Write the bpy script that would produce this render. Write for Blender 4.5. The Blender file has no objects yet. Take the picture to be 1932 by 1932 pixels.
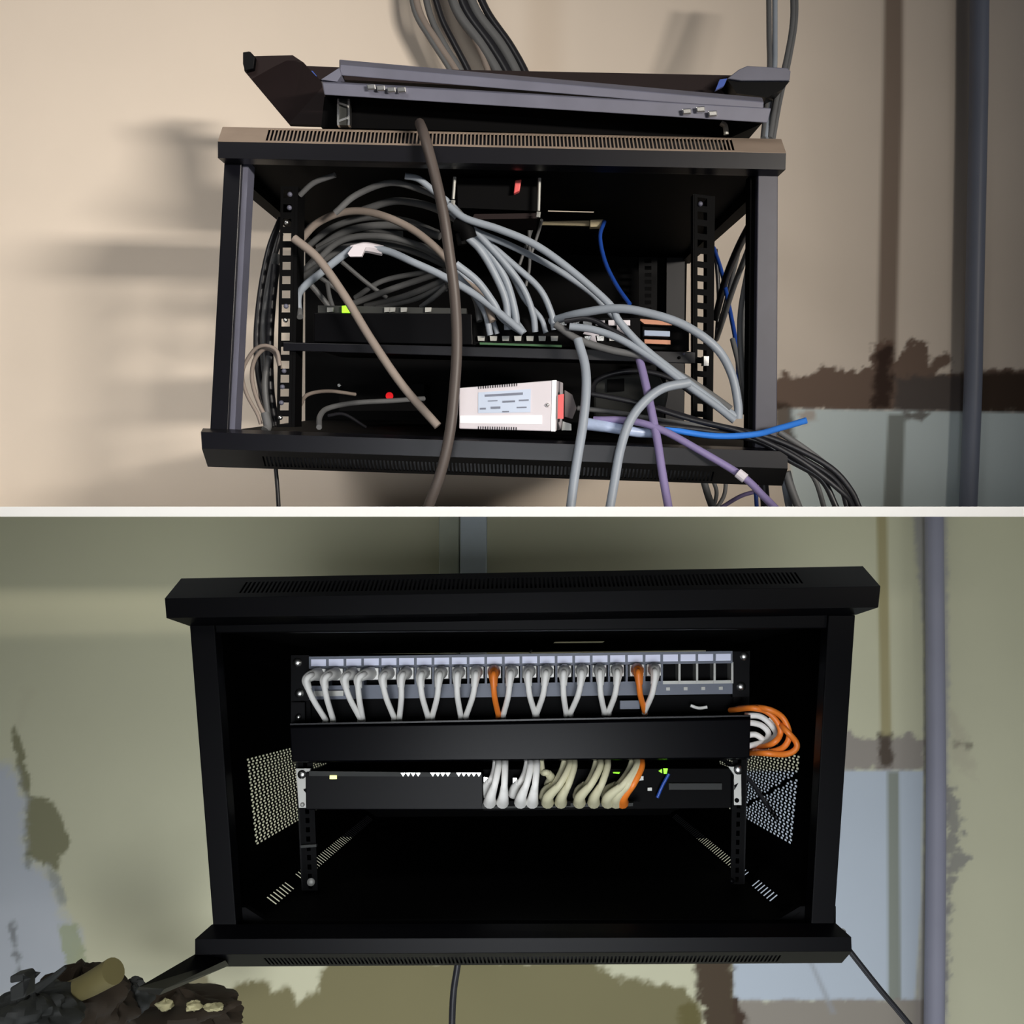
import bpy, math, random
import numpy as np
from mathutils import Matrix, Vector
random.seed(7)
S = bpy.context.scene
COL = S.collection
F = 1800.0                                   # focal length in pixels of the 1932 px frame
CZ = 1.5                                     # camera height

# ------------------------------------------------------------------ camera, world, lights, exposure
cam = bpy.data.cameras.new('camera'); co = bpy.data.objects.new('camera', cam); COL.objects.link(co)
cam.sensor_width = 36.0; cam.lens = 36.0 * F / 1932.0; cam.clip_start = 0.01
co.location = (0, 0, CZ); co.rotation_euler = (math.radians(90), 0, 0)
S.camera = co
S.view_settings.view_transform = 'Standard'; S.view_settings.look = 'None'
S.view_settings.gamma = 1.0; S.view_settings.exposure = 0.0; S.view_settings.use_curve_mapping = False
W = bpy.data.worlds.new('world'); S.world = W; W.use_nodes = True
W.node_tree.nodes['Background'].inputs[0].default_value = (0.80, 0.86, 1.0, 1)
W.node_tree.nodes['Background'].inputs[1].default_value = 0.055

def lin(c):
    return tuple(((v / 255.0) / 12.92 if v / 255.0 <= 0.04045 else ((v / 255.0 + 0.055) / 1.055) ** 2.4) for v in c)

class Room:
    """A wall with its cabinet: x to the right, d into the wall, h up; d = 0 is the cabinet's front frame."""
    def __init__(s, dx, dz, dist):
        ed = Vector((dx, F, dz)).normalized(); ex = ed.cross(Vector((0, 0, 1))).normalized(); eh = ex.cross(ed)
        s.ex, s.ed, s.eh, s.dist = ex, ed, eh, dist
        R = Matrix((ex, ed, eh)).transposed().to_4x4()
        s.M = Matrix.Translation((0, 0, CZ)) @ R @ Matrix.Translation((0, dist, 0))
    def P(s, px, py, d=0.0):
        r = Vector(((px - 966) / F, 1.0, -(py - 966) / F))
        t = (s.dist + d) / r.dot(s.ed)
        return Vector((t * r.dot(s.ex), d, t * r.dot(s.eh)))
    def px(s, rpx, d=0.0):
        return rpx * (s.dist + d) / F
U = Room(6, 197, 1.03); L = Room(19, -335, 0.86)
WU, WL = 0.58, 0.80                          # distance from cabinet front to wall

def lamp(name, kind, room, loc, aim, energy, color, **kw):
    l = bpy.data.lights.new(name, kind); o = bpy.data.objects.new(name, l); COL.objects.link(o)
    l.energy = energy; l.color = color
    for k, v in kw.items(): setattr(l, k, v)
    a = room.M @ Vector(loc); b = room.M @ Vector(aim)
    o.matrix_world = Matrix.Translation(a) @ (b - a).to_track_quat('-Z', 'Y').to_matrix().to_4x4()
    return o
lamp('window_daylight', 'AREA', U, (1.30, -2.0, 0.40), (-0.72, WU, 0.30), 7.6, (1.0, 0.925, 0.83), shape='RECTANGLE', size=0.62, size_y=0.10, spread=math.radians(55))
lamp('added_left_fill', 'AREA', U, (-0.9, -1.2, 1.3), (-0.6, WU, -0.2), 2.5, (1.0, 0.97, 0.93), shape='RECTANGLE', size=0.8, size_y=0.5, spread=math.radians(65))  # added fill lamp, lifts the shadow left of the open rack
lamp('room_glow', 'AREA', L, (0.0, -1.6, -0.30), (0.0, WL, -0.25), 3.7, (0.93, 0.96, 1.0), shape='RECTANGLE', size=0.45, size_y=0.6, spread=math.radians(58))
lamp('low_daylight', 'AREA', L, (0.05, 0.08, -1.22), (0.05, WL, -0.50), 8.5, (0.93, 0.97, 1.0), shape='RECTANGLE', size=2.6, size_y=0.5)

lamp('added_side_fill', 'AREA', L, (1.9, -0.5, -0.6), (0.6, WL, -0.1), 2.6, (0.95, 0.97, 1.0), shape='RECTANGLE', size=0.6, size_y=0.5)  # added fill lamp, brightens the wall right of the tidy cabinet

# ------------------------------------------------------------------ materials
def mat(name, rgb, rough=0.5, metal=0.0, spec=0.5, vary=0.12, scale=40, bump=0.0, emit=0.0, alpha=1.0):
    m = bpy.data.materials.new(name); m.use_nodes = True; n = m.node_tree; b = n.nodes['Principled BSDF']
    c = lin(rgb)
    b.inputs['Roughness'].default_value = rough; b.inputs['Metallic'].default_value = metal
    b.inputs['Specular IOR Level'].default_value = spec
    tc = n.nodes.new('ShaderNodeTexCoord'); nz = n.nodes.new('ShaderNodeTexNoise')
    nz.inputs['Scale'].default_value = scale; nz.inputs['Detail'].default_value = 4
    n.links.new(tc.outputs['Object'], nz.inputs['Vector'])
    mx = n.nodes.new('ShaderNodeMix'); mx.data_type = 'RGBA'
    mx.inputs[6].default_value = tuple(v * (1 - vary) for v in c) + (1,)
    mx.inputs[7].default_value = tuple(min(1, v * (1 + vary)) for v in c) + (1,)
    n.links.new(nz.outputs['Fac'], mx.inputs[0]); n.links.new(mx.outputs[2], b.inputs['Base Color'])
    if bump:
        bp = n.nodes.new('ShaderNodeBump'); bp.inputs['Strength'].default_value = bump; bp.inputs['Distance'].default_value = 0.002
        n.links.new(nz.outputs['Fac'], bp.inputs['Height']); n.links.new(bp.outputs[0], b.inputs['Normal'])
    if emit:
        b.inputs['Emission Color'].default_value = c + (1,); b.inputs['Emission Strength'].default_value = emit
    if alpha < 1: b.inputs['Alpha'].default_value = alpha
    return m
BLK = mat('black_powder_coat', (8, 8, 15), 0.36, spec=0.26, vary=0.3, scale=25, bump=0.05)
BLKG = mat('sheen_painted_black_coat', (56, 56, 68), 0.45, spec=0.4, vary=0.2)  # lighter copy of the black coat, paints in the window sheen
DUCT = mat('black_duct_cover', (6, 6, 9), 0.27, spec=0.035, vary=0.1)
BLKR = mat('black_powder_coat_satin', (5, 5, 7), 0.40, spec=0.07, vary=0.2, scale=30)
DEEP = mat('black_matt', (5, 5, 6), 0.7, spec=0.08)
DUST = mat('dusty_black_metal', (150, 134, 120), 0.9, spec=0.1, vary=0.3, scale=18)
GRYF = mat('dusty_grey_metal', (92, 93, 108), 0.5, spec=0.5, vary=0.28, scale=22)
BRWN = mat('brown_black_board', (30, 20, 20), 0.7, spec=0.2)
CHR = mat('bright_metal', (225, 225, 222), 0.25, metal=1.0, vary=0.05)
ZINC = mat('zinc_plate', (165, 165, 160), 0.5, metal=0.35, vary=0.1)
GREY = mat('grey_cable_sheath', (142, 150, 160), 0.45, spec=0.4)
GREYD = mat('dark_grey_cable_sheath', (96, 97, 98), 0.5, spec=0.35)
TAUPE = mat('dusty_taupe_cable_sheath', (135, 124, 116), 0.6, spec=0.3, vary=0.3, scale=12)
TAUPD = mat('dirty_black_cable_sheath', (78, 70, 66), 0.5, spec=0.4, vary=0.35, scale=10)
BLKC = mat('black_cable_sheath', (28, 28, 32), 0.4, spec=0.5)
PURP = mat('purple_cable_sheath', (128, 116, 158), 0.45)
BLUE = mat('blue_cable_sheath', (32, 72, 160), 0.4)
BLUL = mat('bright_blue_cable_sheath', (52, 128, 226), 0.4)
WHT = mat('white_plastic', (212, 206, 212), 0.5, vary=0.04)
LBLU = mat('pale_blue_label', (196, 208, 228), 0.6, vary=0.05)
INK = mat('grey_print', (120, 126, 142), 0.7)
RED = mat('red_sticker', (226, 92, 92), 0.5)
PATCH = mat('white_patch_cable', (238, 237, 232), 0.5, spec=0.35, vary=0.06)
CREAM = mat('yellowed_patch_cable', (206, 202, 170), 0.5, spec=0.3, vary=0.1)
ORNG = mat('orange_patch_cable', (236, 128, 44), 0.45, vary=0.06)
PANEL = mat('slate_plastic', (92, 98, 112), 0.5, vary=0.1)
TAG = mat('blue_white_label_paper', (226, 230, 252), 0.6, vary=0.04)
COPP = mat('copper_brown_metal', (170, 118, 92), 0.5, metal=0.3)
PIPEU = mat('grey_painted_pipe', (118, 124, 140), 0.45, vary=0.15, scale=6)
PIPEL = mat('grey_painted_pipe_dull', (136, 136, 150), 0.6, vary=0.15, scale=6)
TRUNK = mat('white_trunking_plastic', (190, 200, 205), 0.5, vary=0.04)
OLIVE = mat('olive_card', (104, 96, 58), 0.8, vary=0.25, scale=20)
MUD = mat('brown_cloth', (40, 30, 16), 0.9, vary=0.45, scale=22, bump=0.5)
SLATE = mat('dark_grey_plastic', (34, 36, 34), 0.7, vary=0.2)
LGRN = mat('green_led', (150, 245, 40), 0.5, emit=0.9)
LYEL = mat('yellow_led', (250, 250, 150), 0.5, emit=1.0)
LRED = mat('red_led', (215, 10, 20), 0.5, emit=0.8)
PCB = mat('green_circuit_board', (48, 92, 54), 0.6)
CEMENT = mat('white_painted_plaster', (243, 243, 240), 0.85, spec=0.1, vary=0.02, bump=0.1)

# ------------------------------------------------------------------ mesh builder
class MB:
    def __init__(s): s.v, s.f = [], []
    def add(s, vs, fs):
        k = len(s.v); s.v += [Vector(p) for p in vs]; s.f += [tuple(i + k for i in f) for f in fs]; return s
    def prism(s, pts, d1):
        n = len(pts); b = [Vector((p.x, d1, p.z)) for p in pts]
        return s.add(list(pts) + b, [tuple(range(n)), tuple(range(2 * n - 1, n - 1, -1))] + [(i, i + n, (i + 1) % n + n, (i + 1) % n) for i in range(n)])
    def pxp(s, room, poly, d0, d1): return s.prism([room.P(x, y, d0) for x, y in poly], d1)
    def loft(s, A, B, skip=()):
        n = len(A)
        return s.add(list(A) + list(B), [tuple(range(n)), tuple(range(2 * n - 1, n - 1, -1))] + [(i, (i + 1) % n, (i + 1) % n + n, i + n) for i in range(n) if i not in skip])
    def box(s, a, b):
        (x0, y0, z0), (x1, y1, z1) = a, b
        return s.add([(x0, y0, z0), (x1, y0, z0), (x1, y1, z0), (x0, y1, z0), (x0, y0, z1), (x1, y0, z1), (x1, y1, z1), (x0, y1, z1)],
                     [(0, 3, 2, 1), (4, 5, 6, 7), (0, 1, 5, 4), (1, 2, 6, 5), (2, 3, 7, 6), (3, 0, 4, 7)])
    def sheet(s, q, holes=(), uc=(), vc=()):
        """quad q = (p00, p10, p11, p01) in u, v 0..1 with rectangular holes (u0, v0, u1, v1)"""
        us = sorted(set([0.0, 1.0] + list(uc) + [h[0] for h in holes] + [h[2] for h in holes]))
        vs = sorted(set([0.0, 1.0] + list(vc) + [h[1] for h in holes] + [h[3] for h in holes]))
        def pt(u, v): return q[0] * (1 - u) * (1 - v) + q[1] * u * (1 - v) + q[2] * u * v + q[3] * (1 - u) * v
        k = len(s.v); nu = len(us)
        s.v += [pt(u, v) for v in vs for u in us]
        for j in range(len(vs) - 1):
            vm = (vs[j] + vs[j + 1]) / 2
            hh = [h for h in holes if h[1] < vm < h[3]]
            for i in range(nu - 1):
                um = (us[i] + us[i + 1]) / 2
                if any(h[0] < um < h[2] for h in hh): continue
                s.f.append((k + j * nu + i, k + j * nu + i + 1, k + (j + 1) * nu + i + 1, k + (j + 1) * nu + i))
        return s
    def tube(s, pts, r, n=10, sub=7, taper=None):
        P = [Vector(p) for p in pts]
        if len(P) > 2:
            Q = [P[0] * 2 - P[1]] + P + [P[-1] * 2 - P[-2]]; out = []
            for i in range(1, len(Q) - 2):
                a, b, c, d = Q[i - 1], Q[i], Q[i + 1], Q[i + 2]
                for k in range(sub):
                    t = k / sub
                    out.append(0.5 * (2 * b + (c - a) * t + (2 * a - 5 * b + 4 * c - d) * t * t + (3 * b - a - 3 * c + d) * t ** 3))
            out.append(P[-1]); P = out
        T = [(P[min(i + 1, len(P) - 1)] - P[max(i - 1, 0)]).normalized() for i in range(len(P))]
        N = T[0].orthogonal().normalized(); base = len(s.v); m = len(P)
        for i in range(m):
            N = (N - T[i] * N.dot(T[i])).normalized(); B = T[i].cross(N)
            rr = r if taper is None else r * (taper[0] + (taper[1] - taper[0]) * i / (m - 1))
            for j in range(n):
                a = 2 * math.pi * j / n; s.v.append(P[i] + (N * math.cos(a) + B * math.sin(a)) * rr)
        for i in range(m - 1):
            for j in range(n):
                s.f.append((base + i * n + j, base + i * n + (j + 1) % n, base + (i + 1) * n + (j + 1) % n, base + (i + 1) * n + j))
        s.f.append(tuple(base + n - 1 - j for j in range(n))); s.f.append(tuple(base + (m - 1) * n + j for j in range(n)))
        return s
    def disc(s, c, r, th, n=20, dome=0.0):
        """screw-like disc facing -d"""
        rings = [(r, 0), (r, -th), (r * 0.7, -th - dome * 0.7), (r * 0.3, -th - dome)]
        k = len(s.v)
        for rr, dd in rings:
            for j in range(n):
                a = 2 * math.pi * j / n; s.v.append(Vector((c.x + rr * math.cos(a), c.y + dd, c.z + rr * math.sin(a))))
        for i in range(3):
            for j in range(n):
                s.f.append((k + i * n + j, k + i * n + (j + 1) % n, k + (i + 1) * n + (j + 1) % n, k + (i + 1) * n + j))
        s.f.append(tuple(k + 3 * n + j for j in range(n))); s.f.append(tuple(k + n - 1 - j for j in range(n)))
        return s

def mkmesh(name, mb, m, o, smooth=False):
    me = bpy.data.meshes.new(name); me.from_pydata([v - o for v in mb.v], [], mb.f); me.materials.append(m)
    import bmesh
    bm = bmesh.new(); bm.from_mesh(me); bmesh.ops.recalc_face_normals(bm, faces=bm.faces); bm.to_mesh(me); bm.free()
    if smooth:
        for p in me.polygons: p.use_smooth = True
        me.set_sharp_from_angle(angle=math.radians(40))
    return me
def tagit(ob, label=None, cat=None, group=None, kind=None):
    if label: ob['label'] = label
    if cat: ob['category'] = cat
    if group: ob['group'] = group
    if kind: ob['kind'] = kind
    return ob
ORG = {}
def thing(name, room, origin, label, cat, group=None, kind=None):
    e = bpy.data.objects.new(name, None); COL.objects.link(e); e.empty_display_size = 0.02
    origin = Vector(origin); e.matrix_world = room.M @ Matrix.Translation(origin); ORG[e] = origin
    return tagit(e, label, cat, group, kind)
def part(name, mb, m, parent, smooth=False, bevel=0.0, solid=0.0, label=None):
    o = ORG[parent]; ob = bpy.data.objects.new(name, mkmesh(name, mb, m, o, smooth)); COL.objects.link(ob); ob.parent = parent; ORG[ob] = o
    mods(ob, bevel, solid)
    if label: ob['label'] = label
    return ob
def mods(ob, bevel, solid):
    if solid:
        md = ob.modifiers.new('solid', 'SOLIDIFY'); md.thickness = solid; md.offset = 0
    if bevel:
        md = ob.modifiers.new('bevel', 'BEVEL'); md.width = bevel; md.segments = 2; md.limit_method = 'ANGLE'
def single(name, mb, m, room, label, cat, group=None, kind=None, smooth=False, bevel=0.0, solid=0.0):
    o = mb.v[0].copy(); ob = bpy.data.objects.new(name, mkmesh(name, mb, m, o, smooth)); COL.objects.link(ob)
    ob.matrix_world = room.M @ Matrix.Translation(o); ORG[ob] = o; mods(ob, bevel, solid)
    return tagit(ob, label, cat, group, kind)

# ------------------------------------------------------------------ walls (plaster stains live in a painted attribute)
def wall_material(name, bump):
    m = bpy.data.materials.new(name); m.use_nodes = True; n = m.node_tree; b = n.nodes['Principled BSDF']
    b.inputs['Roughness'].default_value = 0.85; b.inputs['Specular IOR Level'].default_value = 0.15
    at = n.nodes.new('ShaderNodeAttribute'); at.attribute_name = 'plaster'
    tc = n.nodes.new('ShaderNodeTexCoord'); nz = n.nodes.new('ShaderNodeTexNoise'); nz.inputs['Scale'].default_value = 3.0; nz.inputs['Detail'].default_value = 6
    n.links.new(tc.outputs['Object'], nz.inputs['Vector'])
    mr = n.nodes.new('ShaderNodeMapRange'); mr.inputs['To Min'].default_value = 0.90; mr.inputs['To Max'].default_value = 1.10
    n.links.new(nz.outputs['Fac'], mr.inputs['Value'])
    mx = n.nodes.new('ShaderNodeVectorMath'); mx.operation = 'SCALE'
    n.links.new(at.outputs['Color'], mx.inputs[0]); n.links.new(mr.outputs[0], mx.inputs['Scale']); n.links.new(mx.outputs[0], b.inputs['Base Color'])
    n2 = n.nodes.new('ShaderNodeTexNoise'); n2.inputs['Scale'].default_value = 60; n2.inputs['Detail'].default_value = 5; n.links.new(tc.outputs['Object'], n2.inputs['Vector'])
    bp = n.nodes.new('ShaderNodeBump'); bp.inputs['Strength'].default_value = bump; bp.inputs['Distance'].default_value = 0.001
    n.links.new(n2.outputs['Fac'], bp.inputs['Height']); n.links.new(bp.outputs[0], b.inputs['Normal'])
    return m
def noise2(x, y, seed, freq):
    rng = np.random.RandomState(seed); out = np.zeros_like(x); amp = 1.0
    for o in range(4):
        g = rng.rand(96, 96) * 2 - 1
        u = (x * freq) % 95; v = (y * freq) % 95; i = u.astype(int); j = v.astype(int); fu = u - i; fv = v - j
        fu = fu * fu * (3 - 2 * fu); fv = fv * fv * (3 - 2 * fv)
        i1 = (i + 1) % 96; j1 = (j + 1) % 96
        out += amp * ((g[i, j] * (1 - fu) + g[i1, j] * fu) * (1 - fv) + (g[i, j1] * (1 - fu) + g[i1, j1] * fu) * fv)
        amp *= 0.55; freq *= 2.1
    return out
def sdist(x, y, poly):
    """signed distance, positive inside"""
    d = np.full(x.shape, 1e9); ins = np.zeros(x.shape, bool); n = len(poly)
    for k in range(n):
        ax, ay = poly[k]; bx, by = poly[(k + 1) % n]; ex, ey = bx - ax, by - ay
        t = np.clip(((x - ax) * ex + (y - ay) * ey) / (ex * ex + ey * ey + 1e-9), 0, 1)
        d = np.minimum(d, np.hypot(x - ax - t * ex, y - ay - t * ey))
        c = (ay > y) != (by > y)
        with np.errstate(divide='ignore', invalid='ignore'): xi = (bx - ax) * (y - ay) / (by - ay + 1e-12) + ax
        ins ^= c & (x < xi)
    return np.where(ins, d, -d)
def wall(name, room, dw, corners, nx, ny, base, stains, seed):
    """plaster wall; stain outlines are given where they lie on the wall, in plaster-plan units (1 unit = 1/F of the wall distance)"""
    c = [room.P(x, y, dw) for x, y in corners]
    u, v = np.meshgrid(np.linspace(0, 1, nx), np.linspace(0, 1, ny))
    u = u.ravel(); v = v.ravel()
    C = np.array([tuple(p) for p in c])
    pts = np.outer((1 - u) * (1 - v), C[0]) + np.outer(u * (1 - v), C[1]) + np.outer(u * v, C[2]) + np.outer((1 - u) * v, C[3])
    o = C[0].copy()
    k = F / (room.dist + dw)
    X = pts[:, 0] * k; Y = pts[:, 2] * k
    col = np.tile(np.array(lin(base)), (len(X), 1))
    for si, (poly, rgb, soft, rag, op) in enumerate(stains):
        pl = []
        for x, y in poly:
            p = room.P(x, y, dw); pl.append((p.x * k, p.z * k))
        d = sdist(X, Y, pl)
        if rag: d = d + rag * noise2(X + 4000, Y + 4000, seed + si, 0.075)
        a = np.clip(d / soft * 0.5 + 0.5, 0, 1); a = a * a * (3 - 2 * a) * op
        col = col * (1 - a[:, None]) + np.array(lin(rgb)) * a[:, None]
    me = bpy.data.meshes.new(name)
    faces = [(j * nx + i, j * nx + i + 1, (j + 1) * nx + i + 1, (j + 1) * nx + i) for j in range(ny - 1) for i in range(nx - 1)]
    me.from_pydata((pts - o).tolist(), [], faces)
    at = me.color_attributes.new('plaster', 'FLOAT_COLOR', 'POINT')
    at.data.foreach_set('color', np.hstack([col, np.ones((len(X), 1))]).astype(np.float32).ravel())
    me.materials.append(wall_material(name + '_plaster', 0.12))
    ob = bpy.data.objects.new(name, me); COL.objects.link(ob)
    ob.matrix_world = room.M @ Matrix.Translation(Vector(o)); ob['kind'] = 'structure'
    return ob

wall('wall_upper', U, WU, [(-330, 972), (2260, 972), (2260, -260), (-330, -260)], 560, 300, (224, 211, 196), [
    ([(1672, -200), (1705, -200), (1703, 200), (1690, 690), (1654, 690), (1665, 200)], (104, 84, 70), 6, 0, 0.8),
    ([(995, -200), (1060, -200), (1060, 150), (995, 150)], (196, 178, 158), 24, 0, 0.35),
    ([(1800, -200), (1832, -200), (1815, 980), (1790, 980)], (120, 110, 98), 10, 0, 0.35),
    ([(1440, 720), (1480, 702), (1510, 714), (1560, 690), (1600, 704), (1640, 690), (1650, 648), (1682, 646), (1690, 682), (1715, 640), (1748, 648), (1752, 685), (1790, 668), (1797, 674), (1772, 702), (1830, 704), (1860, 700), (1890, 693), (2300, 700), (2300, 784), (1440, 772)], (110, 90, 78), 4, 7, 0.95),
    ([(1652, 660), (1686, 650), (1680, 772), (1645, 772)], (52, 38, 32), 7, 5, 0.9),
    ([(1690, 712), (1830, 706), (1830, 782), (1690, 778)], (84, 80, 78), 6, 5, 0.8),
    ([(1835, 704), (2300, 700), (2300, 784), (1835, 782)], (46, 34, 24), 6, 3, 0.8),
    ([(1488, 771), (2300, 786), (2300, 1000), (1496, 1000)], (214, 226, 226), 3, 0, 1.0),
    ([(1676, 782), (1708, 782), (1700, 1000), (1664, 1000)], (118, 120, 112), 4, 0, 0.8),
    ([(1462, 758), (1492, 766), (1500, 830), (1462, 830)], (60, 48, 40), 6, 3, 0.8),
    ([(1700, 776), (1765, 776), (1740, 796), (1716, 794)], (92, 80, 70), 4, 4, 0.8),
    ([(1500, 780), (1535, 772), (1540, 792), (1515, 800)], (176, 150, 132), 6, 4, 0.6),
], 11)
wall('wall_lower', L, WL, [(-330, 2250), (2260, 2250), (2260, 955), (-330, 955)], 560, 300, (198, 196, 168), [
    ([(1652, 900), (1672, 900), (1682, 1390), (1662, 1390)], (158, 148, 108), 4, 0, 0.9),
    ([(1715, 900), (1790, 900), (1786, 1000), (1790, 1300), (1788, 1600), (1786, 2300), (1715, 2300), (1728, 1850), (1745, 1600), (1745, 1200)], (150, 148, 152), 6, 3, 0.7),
    ([(1560, 1398), (1600, 1382), (1640, 1398), (1700, 1392), (1718, 1375), (1725, 1392), (1745, 1394), (1745, 1452), (1560, 1452)], (146, 138, 132), 4, 6, 0.9),
    ([(1656, 1386), (1682, 1386), (1684, 1450), (1658, 1450)], (74, 62, 52), 5, 4, 0.9),
    ([(1795, 1392), (1835, 1398), (1842, 1412), (1800, 1412)], (110, 104, 92), 5, 6, 0.8),
    ([(1790, 1330), (1806, 1345), (1850, 1480), (1800, 1440)], (176, 168, 148), 8, 6, 0.4),
    ([(1785, 1490), (1812, 1500), (1800, 1530), (1822, 1560), (1805, 1600), (1830, 1620), (1797, 1650), (1785, 1900)], (120, 118, 120), 5, 9, 0.7),
    ([(1380, 1454), (1742, 1454), (1738, 1700), (1726, 1888), (1384, 1888)], (184, 193, 202), 3, 0, 1.0),
    ([(1674, 1456), (1696, 1456), (1700, 1888), (1676, 1888)], (132, 136, 122), 3, 0, 0.9),
    ([(1384, 1888), (1760, 1886), (1770, 1960), (1384, 1960)], (140, 132, 124), 4, 3, 0.9),
    ([(1520, 1800), (1526, 1800), (1578, 1912), (1568, 1912)], (150, 152, 156), 4, 0, 0.7),
    ([(40, 1300), (64, 1300), (40, 1370), (30, 1370)], (190, 186, 160), 10, 4, 0.4),
    ([(26, 1375), (40, 1400), (56, 1470), (62, 1500), (92, 1508), (118, 1536), (131, 1590), (118, 1612), (106, 1640), (80, 1632), (48, 1612), (46, 1560), (50, 1520), (30, 1450)], (128, 126, 98), 4, 5, 0.95),
    ([(-300, 1440), (20, 1440), (47, 1512), (46, 1620), (80, 1640), (104, 1660), (116, 1720), (150, 1760), (140, 1850), (60, 1880), (-300, 1900)], (180, 185, 194), 14, 6, 0.9),
    ([(46, 1612), (62, 1612), (56, 1640), (48, 1636)], (110, 112, 96), 4, 5, 0.6),
    ([(88, 1630), (108, 1640), (125, 1680), (124, 1704), (108, 1704), (96, 1670)], (150, 152, 144), 6, 6, 0.8),
    ([(112, 1752), (142, 1745), (160, 1795), (170, 1840), (126, 1840)], (160, 166, 134), 4, 5, 0.85),
    ([(20, 1745), (26, 1740), (46, 1860), (36, 1860)], (110, 112, 110), 4, 6, 0.7),
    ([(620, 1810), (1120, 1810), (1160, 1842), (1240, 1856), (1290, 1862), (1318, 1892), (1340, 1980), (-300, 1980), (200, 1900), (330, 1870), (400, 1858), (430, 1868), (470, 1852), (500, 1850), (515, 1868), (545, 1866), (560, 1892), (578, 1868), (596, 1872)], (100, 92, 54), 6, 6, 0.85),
    ([(350, 1842), (400, 1822), (420, 1822), (392, 1840), (402, 1858), (350, 1870)], (110, 98, 66), 5, 4, 0.7),
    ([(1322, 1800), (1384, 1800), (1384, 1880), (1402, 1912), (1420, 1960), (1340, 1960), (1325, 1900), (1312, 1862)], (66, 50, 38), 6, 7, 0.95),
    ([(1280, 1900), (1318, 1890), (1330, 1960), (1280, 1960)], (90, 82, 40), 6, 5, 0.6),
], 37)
# white slab added between the two rooms to keep their lamps apart
th = 19.0 / F * 0.86 / 2
sl = bpy.data.meshes.new('added_divider_slab'); mb = MB().box((-1.6, 0.86, CZ + 0.0003 - th), (1.6, 1.8, CZ + 0.0003 + th)); sl.from_pydata([tuple(v) for v in mb.v], [], mb.f); sl.materials.append(CEMENT)
so = bpy.data.objects.new('added_divider_slab', sl); COL.objects.link(so); so['kind'] = 'structure'
# unseen baffle added behind the camera, keeps window light off the lower room
pw = bpy.data.meshes.new('light_baffle'); mb = MB().box((-1.7, -0.30, CZ - 0.02), (2.6, -0.25, CZ + 0.163)); pw.from_pydata([tuple(v) for v in mb.v], [], mb.f); pw.materials.append(CEMENT)
po = bpy.data.objects.new('light_baffle', pw); COL.objects.link(po); po['kind'] = 'structure'

# ------------------------------------------------------------------ shared cabinet bits
def lip(parent, room, Lp, Rp, vent_edge, mface, mvent, n, u0, u1, v0, v1, duty=0.5, lab=None, name='top_rim'):
    """folded front rim: Lp / Rp are (px, py, d) of the section at each end; edge vent_edge carries the row of vent slots"""
    A = [room.P(*p) for p in Lp]; B = [room.P(*p) for p in Rp]
    pr = part(name, MB().loft(A, B, skip=(vent_edge,)), mface, parent)
    i, j = vent_edge, (vent_edge + 1) % len(A)
    st = (u1 - u0) / n
    part('vent_strip', MB().sheet((A[i], B[i], B[j], A[j]), [(u0 + k * st, v0, u0 + (k + duty) * st, v1) for k in range(n)]), mvent, pr, solid=0.0008, label=lab)
    return pr
def screw(parent, room, px, py, d, r, m=CHR, name='screw'):
    c = room.P(px, py, d); mb = MB().disc(c, room.px(r, d), 0.0012, dome=0.0018)
    return part(name, mb, m, parent, smooth=True)
def rail(parent, room, tl, tr, bl, br, d, n, mm, depth=0.03, name='mounting_rail', hs=0.5):
    """vertical steel rail with square holes; corners in the order top-left, top-right, bottom-left, bottom-right"""
    q = (room.P(*bl, d), room.P(*br, d), room.P(*tr, d), room.P(*tl, d))
    st = 1.0 / n
    mb = MB().sheet(q, [(0.5 - hs * 0.6, (k + 0.22) * st, 0.5 + hs * 0.6, (k + 0.78) * st) for k in range(n)])
    o = part(name, mb, mm, parent, solid=0.0015)
    return o, q

# ------------------------------------------------------------------ UPPER cabinet: open wall rack
C = thing('server_cabinet', U, U.P(930, 890, 0.1), 'black open wall rack full of tangled grey cables, dusty vented top rim, no side panels', 'cabinet')
lip(C, U, [(420, 240, .045), (411, 267, -.02), (411, 298, -.02), (424, 309, .0), (424, 309, .045)], [(1474, 263, .045), (1483, 289, -.02), (1482, 320, -.02), (1468, 333, .0), (1468, 333, .045)],
    0, BLK, DUST, 121, 0.083, 0.913, 0.10, 0.90, 0.62, 'dust-covered strip with a row of dark vent slots')
lip(C, U, [(383, 808, .0), (379, 815, -.025), (381, 846, -.025), (392, 880, .03), (392, 812, .03)], [(1480, 846, .0), (1486, 852, -.025), (1486, 884, -.025), (1476, 916, .03), (1476, 850, .03)],
    2, BLK, BLKR, 120, 0.10, 0.88, 0.3, 0.85, 0.5, name='bottom_rim')
part('post', MB().pxp(U, [(423, 305), (456, 305), (430, 812), (396, 811)], 0.0, 0.018), BLK, C, bevel=0.001)
part('post', MB().pxp(U, [(456, 305), (469, 305), (443, 812), (430, 812)], 0.006, 0.03), GRYF, C, label='inner flange of the left front post, lighter grey')
part('post', MB().pxp(U, [(1430, 328), (1468, 328), (1466, 850), (1424, 850)], 0.0, 0.018), BLKG, C, bevel=0.001, label='right front post, grey window sheen painted in')
part('post', MB().pxp(U, [(1416, 330), (1430, 330), (1424, 850), (1411, 850)], 0.01, 0.03), DEEP, C)
def PP(px, py, d0, d): v = U.P(px, py, d0); return Vector((v.x, d, v.z))
rb = 0.52
rq = (U.P(424, 306, .03), U.P(1466, 330, .03), U.P(1296, 486, rb), U.P(600, 468, rb))
part('roof_panel', MB().sheet(rq, [(0.60, 0.38, 0.70, 0.41)]), DEEP, C, solid=0.002)
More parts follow.
